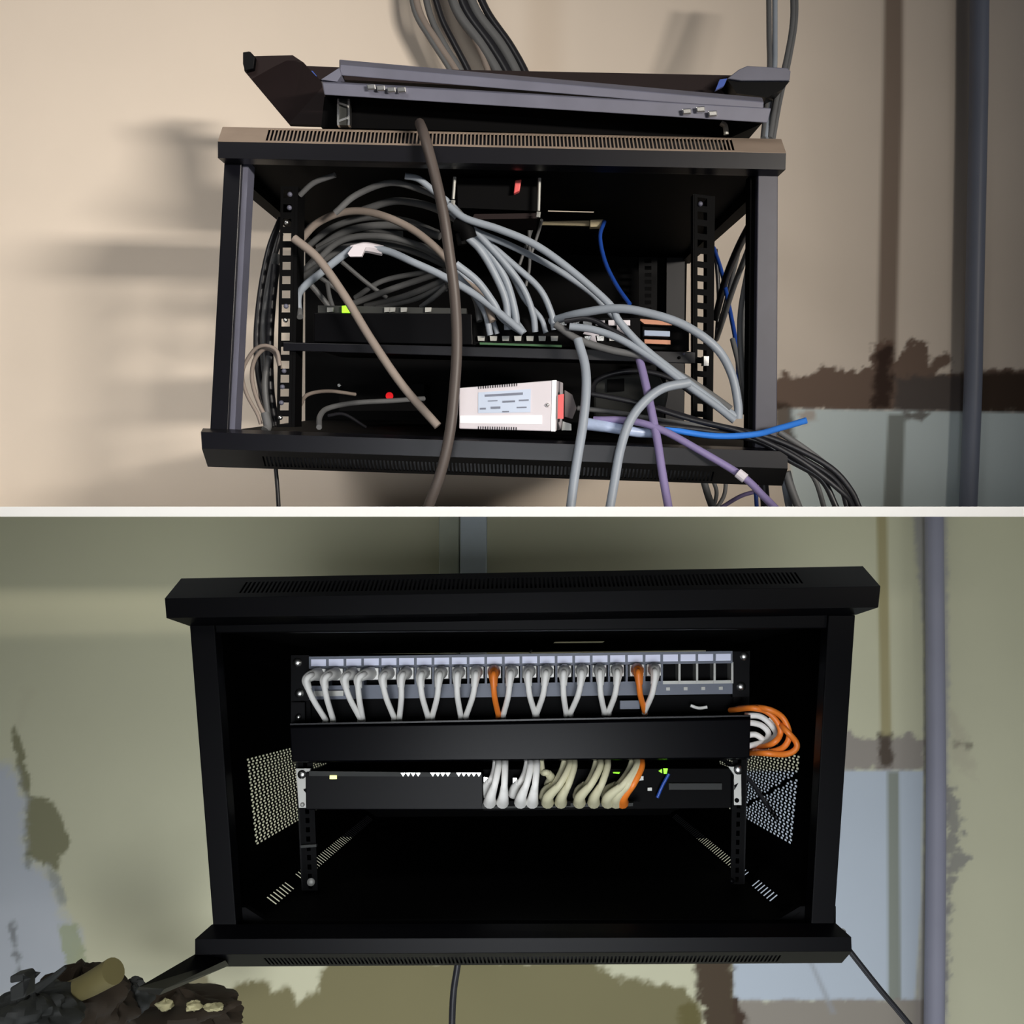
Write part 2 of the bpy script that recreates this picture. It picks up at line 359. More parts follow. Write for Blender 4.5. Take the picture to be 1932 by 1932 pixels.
part('back_panel', MB().sheet((U.P(576, 812, rb), U.P(1290, 818, rb), U.P(1296, 486, rb), U.P(576, 468, rb))), DEEP, C, solid=0.002)
part('floor_panel', MB().sheet((U.P(400, 818, .03), U.P(1478, 848, .03), U.P(1290, 800, rb), U.P(600, 792, rb))), DEEP, C, solid=0.002)
part('side_beam', MB().tube([U.P(440, 322, .03), U.P(610, 470, rb)], 0.011, n=4), DEEP, C)
part('side_beam', MB().tube([U.P(1450, 340, .03), U.P(1292, 488, rb)], 0.011, n=4), DEEP, C)
part('rear_post', MB().pxp(U, [(1258, 486), (1292, 486), (1290, 800), (1256, 798)], rb - .03, rb), BLK, C)
rail(C, U, (1205, 486), (1240, 486), (1205, 770), (1238, 770), rb - .06, 22, BLKR, hs=0.3)
ro, q = rail(C, U, (530, 352), (556, 352), (522, 806), (550, 806), 0.045, 17, DEEP)
part('mounting_rail', MB().pxp(U, [(553, 352), (562, 352), (556, 806), (547, 806)], 0.045, 0.08), DEEP, C)
rail(C, U, (1310, 366), (1340, 370), (1310, 806), (1338, 808), 0.045, 17, DEEP)
part('mounting_rail', MB().pxp(U, [(1338, 370), (1349, 370), (1345, 806), (1336, 806)], 0.045, 0.075), DEEP, C)
part('mounting_rail', MB().pxp(U, [(1308, 366), (1313, 366), (1312, 806), (1308, 806)], 0.045, 0.06), BLKR, C)
for (x, y) in [(547, 367), (546, 392), (541, 420), (540, 578), (539, 604), (536, 700), (533, 730), (531, 760), (529, 788), (1321, 385)]:
    screw(C, U, x, y, 0.044, 4.5, CHR if (y in (420, 604, 788)) else GRYF, 'cage_nut')
part('hinge', MB().pxp(U, [(1328, 672), (1338, 672), (1337, 690), (1328, 690)], 0.03, 0.045), CHR, C)

# removed doors lying on top of the rack
D = thing('removed_steelwork', U, U.P(1000, 240, .1), 'dusty grey folded-steel door frame with chrome hinges lying flat on top of the open rack', 'door')
part('door_frame', MB().loft([U.P(640, 112, .06), U.P(642, 122, .035), U.P(640, 142, .035), U.P(640, 142, .10)], [U.P(1438, 184, .06), U.P(1441, 192, .035), U.P(1440, 208, .035), U.P(1440, 208, .10)]), GRYF, D, bevel=0.001)
part('door_frame', MB().loft([U.P(606, 152, .05), U.P(608, 156, .01), U.P(612, 179, .01), U.P(612, 179, .05)], [U.P(1446, 208, .05), U.P(1455, 204, .01), U.P(1448, 232, .01), U.P(1446, 230, .05)]), GRYF, D, bevel=0.001)
part('door_panel', MB().loft([U.P(612, 152, .04), U.P(612, 178, .05), PP(612, 178, .05, .34), PP(612, 166, .05, .34)], [U.P(1442, 206, .04), U.P(1442, 228, .05), PP(1442, 228, .05, .34), PP(1442, 218, .05, .34)]), DEEP, D)
for cx, cy in ((700, 164), (718, 166), (738, 169), (757, 169), (1296, 210), (1322, 206), (1345, 214)):
    part('hinge', MB().pxp(U, [(cx - 9, cy - 5), (cx + 8, cy - 6), (cx + 9, cy + 4), (cx - 7, cy + 5)], 0.004, 0.012), CHR, D, bevel=0.001, label='chrome hinge piece')
part('door_frame', MB().pxp(U, [(606, 150), (640, 128), (644, 142), (636, 154)], 0.03, 0.06), GRYF, D)
D2 = thing('black_door_panel', U, U.P(1000, 256, .1), 'black door panel with a chrome latch, lowest of the panels stacked on the open rack', 'door')
part('door_panel', MB().loft([U.P(612, 182, .05), U.P(606, 240, .06), PP(606, 240, .06, .33), PP(612, 182, .06, .33)], [U.P(1436, 234, .05), U.P(1378, 260, .06), PP(1378, 260, .06, .33), PP(1436, 234, .06, .33)]), DEEP, D2)
lt = part('latch', MB().pxp(U, [(640, 186), (657, 186), (657, 236), (640, 236)], 0.035, 0.05), SLATE, D2, label='chrome-edged latch')
part('latch_edge', MB().pxp(U, [(636, 186), (640, 186), (640, 236), (636, 236)], 0.033, 0.045).pxp(U, [(656, 186), (660, 186), (660, 236), (656, 236)], 0.033, 0.045).pxp(U, [(640, 192), (656, 198), (656, 202), (640, 196)], 0.031, 0.035).pxp(U, [(640, 226), (656, 220), (656, 224), (640, 230)], 0.031, 0.035), CHR, lt)
part('pin', MB().tube([U.P(1360, 232, .045), U.P(1368, 238, .045), U.P(1370, 254, .045)], 0.003), ZINC, D2)
D3 = thing('folded_steel_sheet', U, U.P(600, 236, .25), 'brownish black folded side panel tilted at the back of the pile on the open rack', 'panel')
part('panel', MB().loft([U.P(545, 234, .14), U.P(612, 236, .14), U.P(612, 160, .16), U.P(572, 118, .22)], [U.P(462, 134, .26), U.P(475, 138, .27), U.P(552, 107, .28), U.P(480, 107, .28)]).pxp(U, [(459, 99), (470, 97), (480, 106), (552, 104), (573, 118), (614, 165), (611, 236), (545, 234), (461, 134)], .24, .25), BRWN, D3)
part('panel_edge', MB().pxp(U, [(572, 124), (640, 127), (1380, 142), (1392, 172), (1440, 190), (640, 150), (600, 150)], .24, .36), BRWN, D3)
part('corner', MB().pxp(U, [(1372, 148), (1394, 131), (1410, 124), (1486, 128), (1492, 134), (1490, 152), (1398, 152)], .20, .26), GRYF, D3, bevel=0.001, label='grey folded corner at the right end')
part('corner', MB().pxp(U, [(1372, 150), (1490, 153), (1478, 168), (1448, 184), (1390, 176)], .205, .26), BLKR, D3)
part('corner', MB().pxp(U, [(458, 98), (472, 97), (481, 107), (478, 130), (462, 134), (458, 120)], .232, .26), BLKR, D3, bevel=0.001)
part('blue_tape', MB().pxp(U, [(576, 132), (590, 134), (598, 144), (584, 144)], .232, .239), BLUE, D3, label='scrap of blue tape at the left')
part('blue_tape', MB().pxp(U, [(1358, 150), (1372, 148), (1366, 162), (1350, 170)], .198, .204), BLUE, D3, label='scrap of blue tape at the right')

# fan tray under the roof
Fn = thing('fan_tray', U, U.P(938, 405, .13), 'black fan tray with thin bright rods and red rocker switch under the rack roof', 'fan')
part('housing', MB().pxp(U, [(862, 336), (1012, 336), (1014, 398), (864, 392)], .05, .16), DEEP, Fn)
for x0, y0, x1, y1 in ((858, 334, 855, 376), (1018, 336, 1016, 398)):
    r_ = part('rod', MB().tube([U.P(x0, y0, .036), U.P(x1, y1, .036)], U.px(3, .04)), ZINC, Fn, smooth=True)
    part('nut', MB().tube([U.P(x1, y1 + 2, .036), U.P(x1 - 1, y1 + 12, .036)], U.px(4.2, .04), n=6), ZINC, r_)
part('rocker_switch', MB().pxp(U, [(972, 340), (984, 338), (980, 360), (969, 365)], .04, .05), RED, Fn, bevel=0.001, label='red rocker switch')
part('bracket', MB().pxp(U, [(895, 404), (1012, 402), (1014, 412), (890, 414)], .05, .12), BRWN, Fn)
sg = single('lit_slit_strip', MB().pxp(U, [(1018, 418), (1112, 416), (1112, 426), (1020, 424)], .2, .205).pxp(U, [(1114, 415), (1138, 414), (1140, 427), (1114, 428)], .19, .205), mat('cream_lit_wall', (205, 190, 155), 0.8), U, 'thin cream strip standing in for a slit onto the lit wall, behind the cables below the fan tray of the open rack', 'strip')  # cream strip added in place of a slit onto the lit wall

# shelf with the units standing on it
Sh = thing('rack_shelf', U, U.P(930, 680, .1), 'black steel shelf across the open rack carrying the switches', 'shelf')
part('shelf_lip', MB().pxp(U, [(534, 646), (1312, 664), (1312, 686), (560, 662), (534, 662)], .04, .046), BLK, Sh, bevel=0.0006)
part('shelf_plate', MB().loft([U.P(560, 646, .046), U.P(560, 650, .046), PP(560, 650, .046, .32), PP(560, 646, .046, .32)], [U.P(1306, 664, .046), U.P(1306, 668, .046), PP(1306, 668, .046, .32), PP(1306, 664, .046, .32)]), BLKR, Sh)
screw(Sh, U, 1281, 675, .04, 3, DEEP)
screw(Sh, U, 1290, 668, .04, 2.5, GRYF)
Sw = thing('network_switch', U, U.P(735, 645, .05), 'black network switch with a bright green light on the left of the open rack shelf', 'network switch')
part('case', MB().pxp(U, [(592, 590), (890, 592), (892, 651), (592, 645)], .052, .24), BLKR, Sw, bevel=0.001)
part('top_strip', MB().pxp(U, [(600, 576), (880, 582), (880, 592), (600, 590)], .056, .10), SLATE, Sw)
part('led', MB().pxp(U, [(645, 577), (658, 576), (662, 590), (645, 590)], .050, .056), LGRN, Sw, label='bright green light')
for x in (623, 731, 740, 762, 808): part('port', MB().pxp(U, [(x - 6, 580), (x + 6, 580), (x + 5, 588), (x - 6, 589)], .052, .056), ZINC, Sw)
Ps = thing('network_switch', U, U.P(1050, 650, .06), 'network switch with two rows of bright, partly empty ports in mid shelf of open rack', 'network switch')
part('case', MB().pxp(U, [(893, 600), (1208, 600), (1208, 656), (893, 651)], .075, .24), DEEP, Ps)
for k in range(11):
    x = 900 + k * 23 + (18 if k > 6 else 0)
    part('port', MB().pxp(U, [(x + 1, 634), (x + 15, 634), (x + 14, 643), (x + 2, 643)], .070, .075), CHR if k > 6 else ZINC, Ps)
for k in range(6):
    x = 1052 + k * 24
    p_ = part('port', MB().pxp(U, [(x, 604), (x + 17, 604), (x + 17, 614), (x, 614)], .070, .075), CHR if k < 3 else WHT, Ps)  # white ones paint in a bright reflection off the metal
part('port', MB().pxp(U, [(1164, 604), (1171, 604), (1171, 623), (1192, 624), (1192, 634), (1164, 633)], .066, .070), WHT, Ps, label='open port at the right end, bright reflection painted white')
part('port', MB().pxp(U, [(1104, 624), (1134, 628), (1130, 633), (1123, 633), (1126, 646), (1112, 646), (1116, 633), (1100, 630)], .066, .07), WHT, Ps)
part('circuit_board', MB().pxp(U, [(905, 646), (1060, 651), (1060, 655), (905, 650)], .068, .075), PCB, Ps, label='green circuit board edge')
Cp = thing('media_converter', U, U.P(1250, 650, .06), 'small unit with copper-brown bars and pale blue connector at the right shelf end', 'network device')
part('case', MB().pxp(U, [(1212, 604), (1300, 608), (1300, 662), (1212, 658)], .09, .2), DEEP, Cp)
part('bar', MB().pxp(U, [(1203, 601), (1268, 607), (1268, 614), (1216, 611)], .078, .09), COPP, Cp)
part('bar', MB().pxp(U, [(1216, 640), (1265, 642), (1265, 650), (1216, 648)], .078, .09), COPP, Cp)
part('connector', MB().pxp(U, [(1216, 623), (1264, 625), (1264, 635), (1216, 633)], .074, .09), mat('pale_blue_plastic', (150, 165, 190), 0.5), Cp, label='pale blue connector')

# white converter
Wt = thing('media_converter', U, U.P(960, 812, .0), 'white box-shaped converter with printed label and red sticker at the open rack bottom', 'network device')
A = [U.P(866, 732, .0), U.P(1050, 717, -.012), U.P(1048, 814, -.012), U.P(866, 809, .0)]
Bk = [v + Vector((.012, .10, 0)) for v in A]
part('case', MB().add(A + Bk, [(0, 1, 2, 3), (7, 6, 5, 4), (0, 4, 5, 1), (1, 5, 6, 2), (2, 6, 7, 3), (3, 7, 4, 0)]), WHT, Wt, bevel=0.0012)
def onface(u, v, o=0.0006):
    p = A[0] * (1 - u) * (1 - v) + A[1] * u * (1 - v) + A[2] * u * v + A[3] * (1 - u) * v; return p + Vector((0, -o, 0))
def facequad(u0, v0, u1, v1, o=0.0006): return MB().prism([onface(u0, v0, o), onface(u1, v0, o), onface(u1, v1, o), onface(u0, v1, o)], 0.004)
def fq(mbb, u0, v0, u1, v1, o=0.001):
    q4 = [onface(u0, v0, o), onface(u1, v0, o), onface(u1, v1, o), onface(u0, v1, o)]
    q5 = [p + Vector((0, .0009, 0)) for p in q4]
    return mbb.add(q4 + q5, [(0, 1, 2, 3), (7, 6, 5, 4), (0, 4, 5, 1), (1, 5, 6, 2), (2, 6, 7, 3), (3, 7, 4, 0)])
lb = part('label', fq(MB(), 0.2, 0.14, 0.74, 0.62, .0006), LBLU, Wt, label='pale blue printed label')
tx = MB()
for (u0, v0, u1, v1) in [(0.27, .2, .66, .25), (.45, .36, .58, .40), (.62, .35, .72, .38), (.22, .50, .28, .54), (.33, .48, .43, .53), (.45, .58, .52, .61), (.6, .5, .7, .53), (.3, .34, .40, .36)]: fq(tx, u0, v0, u1, v1, .0012)
part('print', tx, INK, lb, label='rows of small grey print, too small to read')
part('label', fq(MB(), 0.01, 0.68, 0.86, 0.86, .0007), mat('white_label_paper', (248, 248, 250), 0.6, vary=0.02), Wt, label='white paper strip')
vt = MB()
for k in range(17): fq(vt, .2 + k * .0245, .0, .208 + k * .0245, .06, .0008); fq(vt, .2 + k * .0245, .93, .208 + k * .0245, 1.0, .0008)
part('vent_slots', vt, DEEP, Wt)
part('end_plate', fq(MB(), .955, .0, 1.0, 1.0, .0008), mat('bright_white_enamel', (252, 252, 252), 0.4, vary=0.0), Wt)
part('sticker', MB().pxp(U, [(1053, 745), (1064, 743), (1063, 790), (1052, 790)], -.016, -.013), RED, Wt, label='red sticker')
screw(Wt, U, 1033, 764, -.011, 4)
part('fibre_port', MB().pxp(U, [(1066, 736), (1080, 745), (1088, 770), (1080, 790), (1066, 786)], .0, .03), mat('brown_grey_plastic', (92, 84, 84), 0.6), Wt)
part('fibre_port', MB().pxp(U, [(1062, 795), (1078, 800), (1078, 812), (1060, 812)], .0, .02), ZINC, Wt)

Pw = thing('power_adapter', U, U.P(735, 770, .3), 'black box with a single red light deep in the bottom of the open rack', 'power supply')
part('case', MB().pxp(U, [(640, 725), (800, 725), (800, 775), (640, 775)], .30, .40), DEEP, Pw)
part('led', MB().disc(U.P(735, 747, .295), U.px(7, .3), .002), LRED, Pw, label='red light')
part('screw', MB().disc(U.P(640, 727, .295), U.px(3, .3), .002), CHR, Pw)
Ad = thing('power_adapter', U, U.P(1150, 800, .2), 'dark grey adapter with a square socket behind the cables at bottom right, open rack', 'power supply')
part('case', MB().pxp(U, [(1120, 712), (1240, 702), (1262, 740), (1250, 800), (1120, 790)], .16, .26), SLATE, Ad, bevel=0.003)
part('socket', MB().pxp(U, [(1146, 716), (1178, 714), (1178, 738), (1146, 740)], .155, .162), DEEP, Ad)
bg = single('plastic_bag', MB().tube([U.P(1108, 800, .0), U.P(1150, 806, -.005), U.P(1200, 815, -.005), U.P(1240, 818, .0)], U.px(12), n=12, taper=(1.0, 0.7)), mat('pale_blue_film', (170, 185, 215), 0.35, vary=0.35, scale=60, bump=0.6), U, 'crumpled pale blue plastic wrap on the open rack bottom rim under the purple cable', 'plastic wrap', smooth=True)

# ------------------------------------------------------------------ UPPER cables
def cable(room, pts, rpx, m, label, group=None, name='network_cable', cat='cable', d0=None):
    P3 = [room.P(*p) for p in pts]; dm = sum(p[2] for p in pts) / len(pts)
    return single(name, MB().tube(P3, room.px(rpx, dm)), m, room, label, cat, group, smooth=True)
def run(pts, a, b):
    """give a list of (px, py) a depth that runs from a to b"""
    n = len(pts) - 1
    return [(x, y, a + (b - a) * i / n) for i, (x, y) in enumerate(pts)]
def mid(pts, a, m_, b):
    n = len(pts) - 1; out = []
    for i, (x, y) in enumerate(pts):
        t = i / n; out.append((x, y, a * (1 - t) * (1 - 2 * t if t < .5 else 0) + m_ * (1 - abs(2 * t - 1)) + b * (max(0, 2 * t - 1))) if t >= .5 or True else 0)
    return out
cable(U, [(792, 233, .02), (800, 255, -.03), (818, 320, -.045), (836, 400, -.05), (848, 480, -.05), (858, 560, -.05), (862, 650, -.055), (857, 740, -.06), (848, 820, -.065), (832, 890, -.065), (806, 962, -.06)], 10, TAUPD, 'thick brown-grey cable hanging from the door pile down over the front of the open rack', name='power_cable')
cable(U, run([(555, 450), (600, 488), (650, 558), (700, 640), (760, 728), (826, 804)], .03, .0), 8, TAUPE, 'taupe cable running diagonally from the left rail down to the open rack bottom rim')
GB = 'grey cables arching through the left half of the open rack'
GL = 'grey network cable arching in the tangle at the left of the open rack'
arcs = [
 ([(632, 402), (672, 368), (736, 345), (800, 360), (850, 386), (880, 418)], .06, .05, 6, GREYD),
 ([(686, 396), (740, 380), (790, 384), (835, 399), (876, 424)], .12, .05, 7, GREYD),
 ([(764, 332), (790, 338), (820, 362), (850, 385), (872, 412)], .034, .045, 6, GREY),
 ([(600, 468), (650, 438), (705, 426), (770, 428), (830, 446)], .16, .10, 7, GREYD),
 ([(590, 500), (640, 456), (700, 445), (770, 456), (850, 492), (895, 560), (905, 606)], .12, .07, 6, GREYD),
 ([(575, 470), (630, 428), (700, 410), (770, 418), (826, 440)], .18, .11, 6, GREYD),
 ([(590, 478), (660, 448), (735, 452), (800, 470), (850, 500)], .15, .12, 6, GREYD),
 ([(600, 498), (660, 462), (730, 462), (790, 478), (840, 500)], .17, .13, 6, GREYD),
 ([(566, 456), (590, 425), (640, 402), (690, 395)], .15, .16, 6, GREYD),
 ([(566, 520), (600, 484), (640, 458), (700, 440), (760, 442)], .17, .17, 6, GREYD),
 ([(670, 562), (722, 530), (800, 514), (838, 510)], .18, .13, 5, GREYD),
 ([(668, 572), (740, 545), (800, 525), (840, 512)], .17, .12, 6, GREYD),
 ([(690, 578), (760, 560), (840, 528)], .19, .13, 6, GREYD),
 ([(712, 580), (780, 566), (842, 536)], .18, .13, 5, GREYD),
 ([(700, 584), (760, 572), (842, 545)], .20, .14, 5, GREYD),
 ([(794, 580), (820, 560), (842, 540)], .14, .12, 5, GREYD),
 ([(645, 494), (690, 532), (730, 562)], .16, .17, 4, GREYD),
 ([(600, 520), (640, 550), (670, 580)], .15, .16, 4, GREYD),
 ([(585, 535), (610, 565), (630, 590)], .15, .16, 5, GREYD),
 ([(632, 590), (622, 560), (618, 535)], .12, .14, 4, GREYD)]
for p, a, b, r, m in arcs: cable(U, run(p, a, b), r, m, GL, GB)
cable(U, run([(566, 368), (592, 345), (632, 330)], .05, .034), 5, GREYD, 'short dark grey cable rising from the top of the left rail to the roof')
cable(U, run([(568, 452), (600, 420), (650, 400), (705, 402), (770, 428), (825, 470), (872, 524), (912, 562), (930, 606)], .10, .05), 7, TAUPE, 'long pale taupe cable arching from left rail over the tangle down to the middle switch')
w = cable(U, run([(565, 600), (562, 565), (570, 545), (605, 515), (650, 480), (670, 470), (725, 472), (780, 495), (838, 522), (905, 562), (988, 628)], .06, .04), 7, GREY, 'grey network cable with a white paper tag, lowest big arc in the tangle')
part('tag', MB().tube([U.P(664, 472, .052), U.P(690, 467, .05), U.P(722, 473, .05)], U.px(10), n=8).pxp(U, [(656, 478), (668, 462), (690, 466), (682, 484), (660, 484)], .040, .046), WHT, w, label='white paper tag')
cable(U, run([(566, 598), (560, 560), (568, 530), (600, 502)], .05, .12), 6, GREYD, 'grey cable rising beside the left rail above the left switch')
GR = 'grey cables fanning down from the black strap to the middle switch'
GRL = 'grey network cable fanning down from the black strap into the middle switch'
for p, a, b, r in [([(872, 440), (905, 470), (935, 520), (955, 570), (958, 622)], .04, .055, 7), ([(885, 428), (925, 480), (955, 530), (972, 590), (974, 622)], .045, .055, 7),
                   ([(893, 432), (945, 488), (985, 540), (1005, 590), (1010, 626)], .04, .055, 6), ([(900, 440), (970, 500), (1018, 545), (1040, 590), (1046, 622)], .05, .055, 6),
                   ([(925, 470), (965, 520), (990, 565), (1020, 600), (1030, 628)], .06, .06, 5), ([(915, 480), (950, 540), (965, 590), (990, 628)], .06, .06, 5),
                   ([(860, 498), (900, 530), (930, 570), (948, 600), (985, 626)], .03, .05, 7), ([(862, 520), (890, 550), (915, 590), (925, 632)], .05, .06, 6), ([(862, 508), (910, 556), (925, 590), (938, 630)], .06, .065, 5)]:
    cable(U, run(p, a, b), r, GREY, GRL, GR)
tie = single('cable_strap', MB().tube([U.P(862, 420, .038), U.P(878, 430, .035), U.P(886, 450, .036)], U.px(15), n=10).tube([U.P(868, 440, .04), U.P(872, 462, .04)], U.px(9), n=8), DEEP, U, 'black hook-and-loop strap binding the grey cables in the middle of the open rack', 'strap', smooth=True)
cable(U, run([(846, 388), (878, 412), (940, 432), (1010, 462), (1080, 512), (1150, 574), (1168, 606), (1210, 652), (1262, 694), (1330, 745), (1388, 786)], .03, .0), 7, GREY, 'upper of two long grey cables sweeping right from the strap, ending at bottom right corner')
cable(U, run([(850, 398), (890, 432), (960, 462), (1040, 502), (1110, 548), (1142, 580), (1160, 600)], .04, .05), 6, GREY, 'lower of two long grey cables sweeping right from the strap, ending behind the thick arch')
cable(U, [(1040, 606, .06), (1090, 592, .03), (1160, 582, .01), (1220, 590, -.0), (1290, 613, -.005), (1350, 655, -.005), (1380, 705, .0), (1392, 760, .0), (1393, 790, .0)], 8, GREY, 'thick grey cable arching over the middle switch down behind the right front post')
cable(U, run([(1048, 612), (1090, 640), (1150, 660), (1220, 675), (1290, 712), (1345, 748), (1378, 772)], .03, -.0), 7, GREYD, 'dark grey cable crossing below the shelf lip towards the right bottom corner')
cable(U, run([(1075, 616), (1120, 622), (1170, 640), (1230, 676), (1290, 722), (1350, 765), (1386, 794)], .02, -.005), 7, GREY, 'grey cable from the middle switch crossing the shelf lip to the right bottom corner')
cable(U, run([(1066, 606), (1110, 602), (1150, 620), (1200, 650)], .03, .01), 5, BLKC, 'short black cable looping over the ports of the middle switch')
cable(U, run([(1090, 640), (1104, 690), (1106, 740), (1100, 800), (1092, 850), (1084, 900), (1076, 962)], .0, -.05), 9, GREY, 'grey cable hanging straight down over the bottom rim, just right of the white converter')
cable(U, run([(1300, 722), (1250, 733), (1212, 762), (1186, 800), (1170, 850), (1160, 905), (1150, 962)], .0, -.05), 9, GREY, 'curved grey cable hanging over the bottom rim between the straight grey and purple ones')
pc = cable(U, run([(1120, 792), (1190, 794), (1250, 812), (1320, 850), (1400, 898), (1440, 936), (1466, 962)], .0, -.06), 7, PURP, 'purple cable running diagonally across the bottom rim to the lower right')
part('ring', MB().tube([U.P(1392, 892, -.045), U.P(1406, 903, -.048)], U.px(9), n=12), WHT, pc, label='white ring')
cable(U, run([(1206, 676), (1216, 716), (1228, 770), (1240, 830), (1250, 895), (1262, 962)], .02, -.05), 8, PURP, 'purple cable hanging almost straight down over the bottom rim of the open rack')
cable(U, run([(1140, 418), (1132, 448), (1142, 495), (1163, 538), (1188, 574)], .19, .10), 4, BLUE, 'thin dark blue cable hanging behind the tangle from the cream strip')
cable(U, run([(1347, 468), (1362, 515), (1378, 590), (1390, 660), (1396, 760)], .3, .1), 4, BLUE, 'thin blue cable seen through the open right side of the rack')
cable(U, run([(1240, 806), (1340, 822), (1420, 820), (1470, 808), (1522, 793)], .0, -.05), 6, BLUL, 'bright blue cable with a loose end sticking out past the right bottom corner', )
KB = 'black cables leaving the right bottom corner of the open rack'
for p, a, b, r in [([(1240, 770), (1340, 800), (1440, 822), (1510, 850), (1570, 885), (1605, 925), (1622, 962)], -.0, -.04, 6), ([(1220, 800), (1330, 812), (1430, 832), (1490, 868), (1550, 905), (1580, 962)], -.0, -.03, 6), ([(1300, 820), (1440, 830), (1520, 868), (1580, 910), (1600, 962)], .0, -.04, 5), ([(1100, 740), (1200, 760), (1300, 790), (1400, 815), (1500, 862), (1590, 930), (1612, 962)], .01, -.045, 5)]:
    cable(U, run(p, a, b), r, BLKC, 'black cable sweeping out of the right bottom corner of the open rack', KB)
KG = 'grey cables hanging behind the right bottom corner of the open rack'
for p, a, b, r, m in [([(1470, 815), (1520, 848), (1570, 888), (1608, 935), (1620, 962)], .02, .0, 6, GREYD), ([(1484, 890), (1492, 920), (1508, 962)], .06, .06, 8, GREYD), ([(1476, 880), (1484, 930), (1490, 962)], .07, .07, 7, GREY),
                      ([(1520, 880), (1540, 910), (1556, 962)], .05, .05, 5, GREYD), ([(1326, 900), (1336, 935), (1346, 962)], .2, .2, 7, GREYD), ([(1345, 905), (1352, 930), (1345, 962)], .2, .2, 4, GREYD), ([(1370, 905), (1366, 935), (1350, 962)], .22, .22, 4, GREYD), ([(1440, 905), (1445, 962)], .1, .1, 9, BLKC)]:
    cable(U, run(p, a, b), r, m, 'cable end hanging below the right bottom corner of the open rack', KG)
cable(U, run([(1424, 900), (1426, 930), (1428, 962)], .08, .08), 4, BLUE, 'short blue cable end hanging below the right bottom corner of the open rack')
cable(U, run([(1360, 958), (1400, 935), (1440, 925)], .12, .1), 4, PURP, 'thin purple cable sloping below the bottom rim near the right corner')
KS = 'cables hanging in the open right side of the rack'
for p, a, b, r, m in [([(1418, 420), (1392, 470), (1368, 530), (1350, 600)], .06, .3, 7, BLKC), ([(1412, 470), (1385, 540), (1362, 610), (1352, 640)], .05, .25, 5, GREYD), ([(1412, 500), (1396, 600), (1400, 700), (1412, 790)], .05, .05, 5, GREYD),
                      ([(1418, 440), (1408, 540), (1402, 640), (1410, 760)], .08, .05, 4, GREYD), ([(1350, 470), (1356, 560), (1352, 640)], .3, .3, 4, BLKC), ([(1392, 480), (1372, 560), (1356, 620)], .2, .3, 4, GREYD), ([(1382, 640), (1396, 700), (1404, 780)], .1, .05, 5, GREYD)]:
    cable(U, run(p, a, b), r, m, 'cable hanging in the open right side of the rack behind the front post', KS)
KL = 'cables hanging in the open left side of the rack'
for p, a, b, r, m in [([(530, 412), (508, 470), (492, 550), (484, 640), (490, 720), (512, 800)], .12, .08, 6, BLKC), ([(528, 440), (512, 500), (498, 570), (488, 640), (494, 740), (508, 804)], .14, .1, 7, BLKC), ([(522, 480), (505, 560), (496, 640), (500, 740), (516, 804)], .13, .1, 8, GREYD),
                      ([(520, 500), (512, 580), (508, 660), (510, 740), (520, 804)], .10, .08, 8, BLKC), ([(508, 672), (500, 720), (504, 770), (512, 806)], .07, .06, 6, GREYD), ([(500, 780), (505, 804), (500, 812)], .05, .04, 8, GREYD), ([(516, 520), (498, 600), (500, 690)], .10, .1, 5, GREYD)]:
    cable(U, run(p, a, b), r, m, 'cable hanging down inside the open left side of the rack', KL)
cable(U, run([(528, 690), (522, 662), (500, 652), (478, 662), (458, 700), (464, 740), (485, 780), (492, 800)], .04, .05), 3.5, TAUPE, 'thin beige cable coiled in a loop between the left front post and left rail')
cable(U, run([(530, 700), (520, 668), (500, 658), (480, 680), (476, 720), (492, 770), (510, 795)], .05, .06), 4, TAUPE, 'inner loop of thin beige cable beside the left rail')
cable(U, run([(602, 806), (604, 785), (620, 770), (670, 760), (740, 756), (800, 752)], .03, .2), 5, GREYD, 'dark grey cable curving up from the bottom rim into the back of the open rack')
cable(U, run([(565, 768), (580, 745), (620, 738), (670, 744)], .08, .2), 3.5, TAUPE, 'thin brown cable low behind the left rail of the open rack')
cable(U, run([(620, 784), (650, 782), (690, 806)], .06, .1), 3, BLKC, 'thin black cable lying at the bottom left inside the open rack')
cable(U, run([(1115, 745), (1130, 715), (1190, 700), (1260, 712), (1330, 760)], .08, .05), 5, BLKC, 'black cable arching over the dark grey adapter under the shelf')
cable(U, run([(1090, 770), (1160, 778), (1240, 792), (1340, 806)], .05, .02), 5, GREYD, 'dark cable lying behind the purple cable at the bottom of the open rack')
cable(U, run([(520, 880), (523, 915), (526, 962)], .10, .10), 4, BLKC, 'thin black cable hanging straight down under the left end of the open rack')
for xs in ((1000, 600, 998, 440), (988, 500, 1010, 430), (1010, 480, 1022, 435)):
    cable(U, [(xs[0] - 8, xs[1] - 60 if xs[1] == 600 else xs[1], .2), ((xs[0] + xs[2]) / 2, (xs[1] + xs[3]) / 2 - 20, .2), (xs[2], xs[3] - 20, .18)], 3, GREYD, 'thin dark wire dangling from the fan tray', 'thin wires under the fan tray')
TB = 'cables coming down the wall behind the door pile'
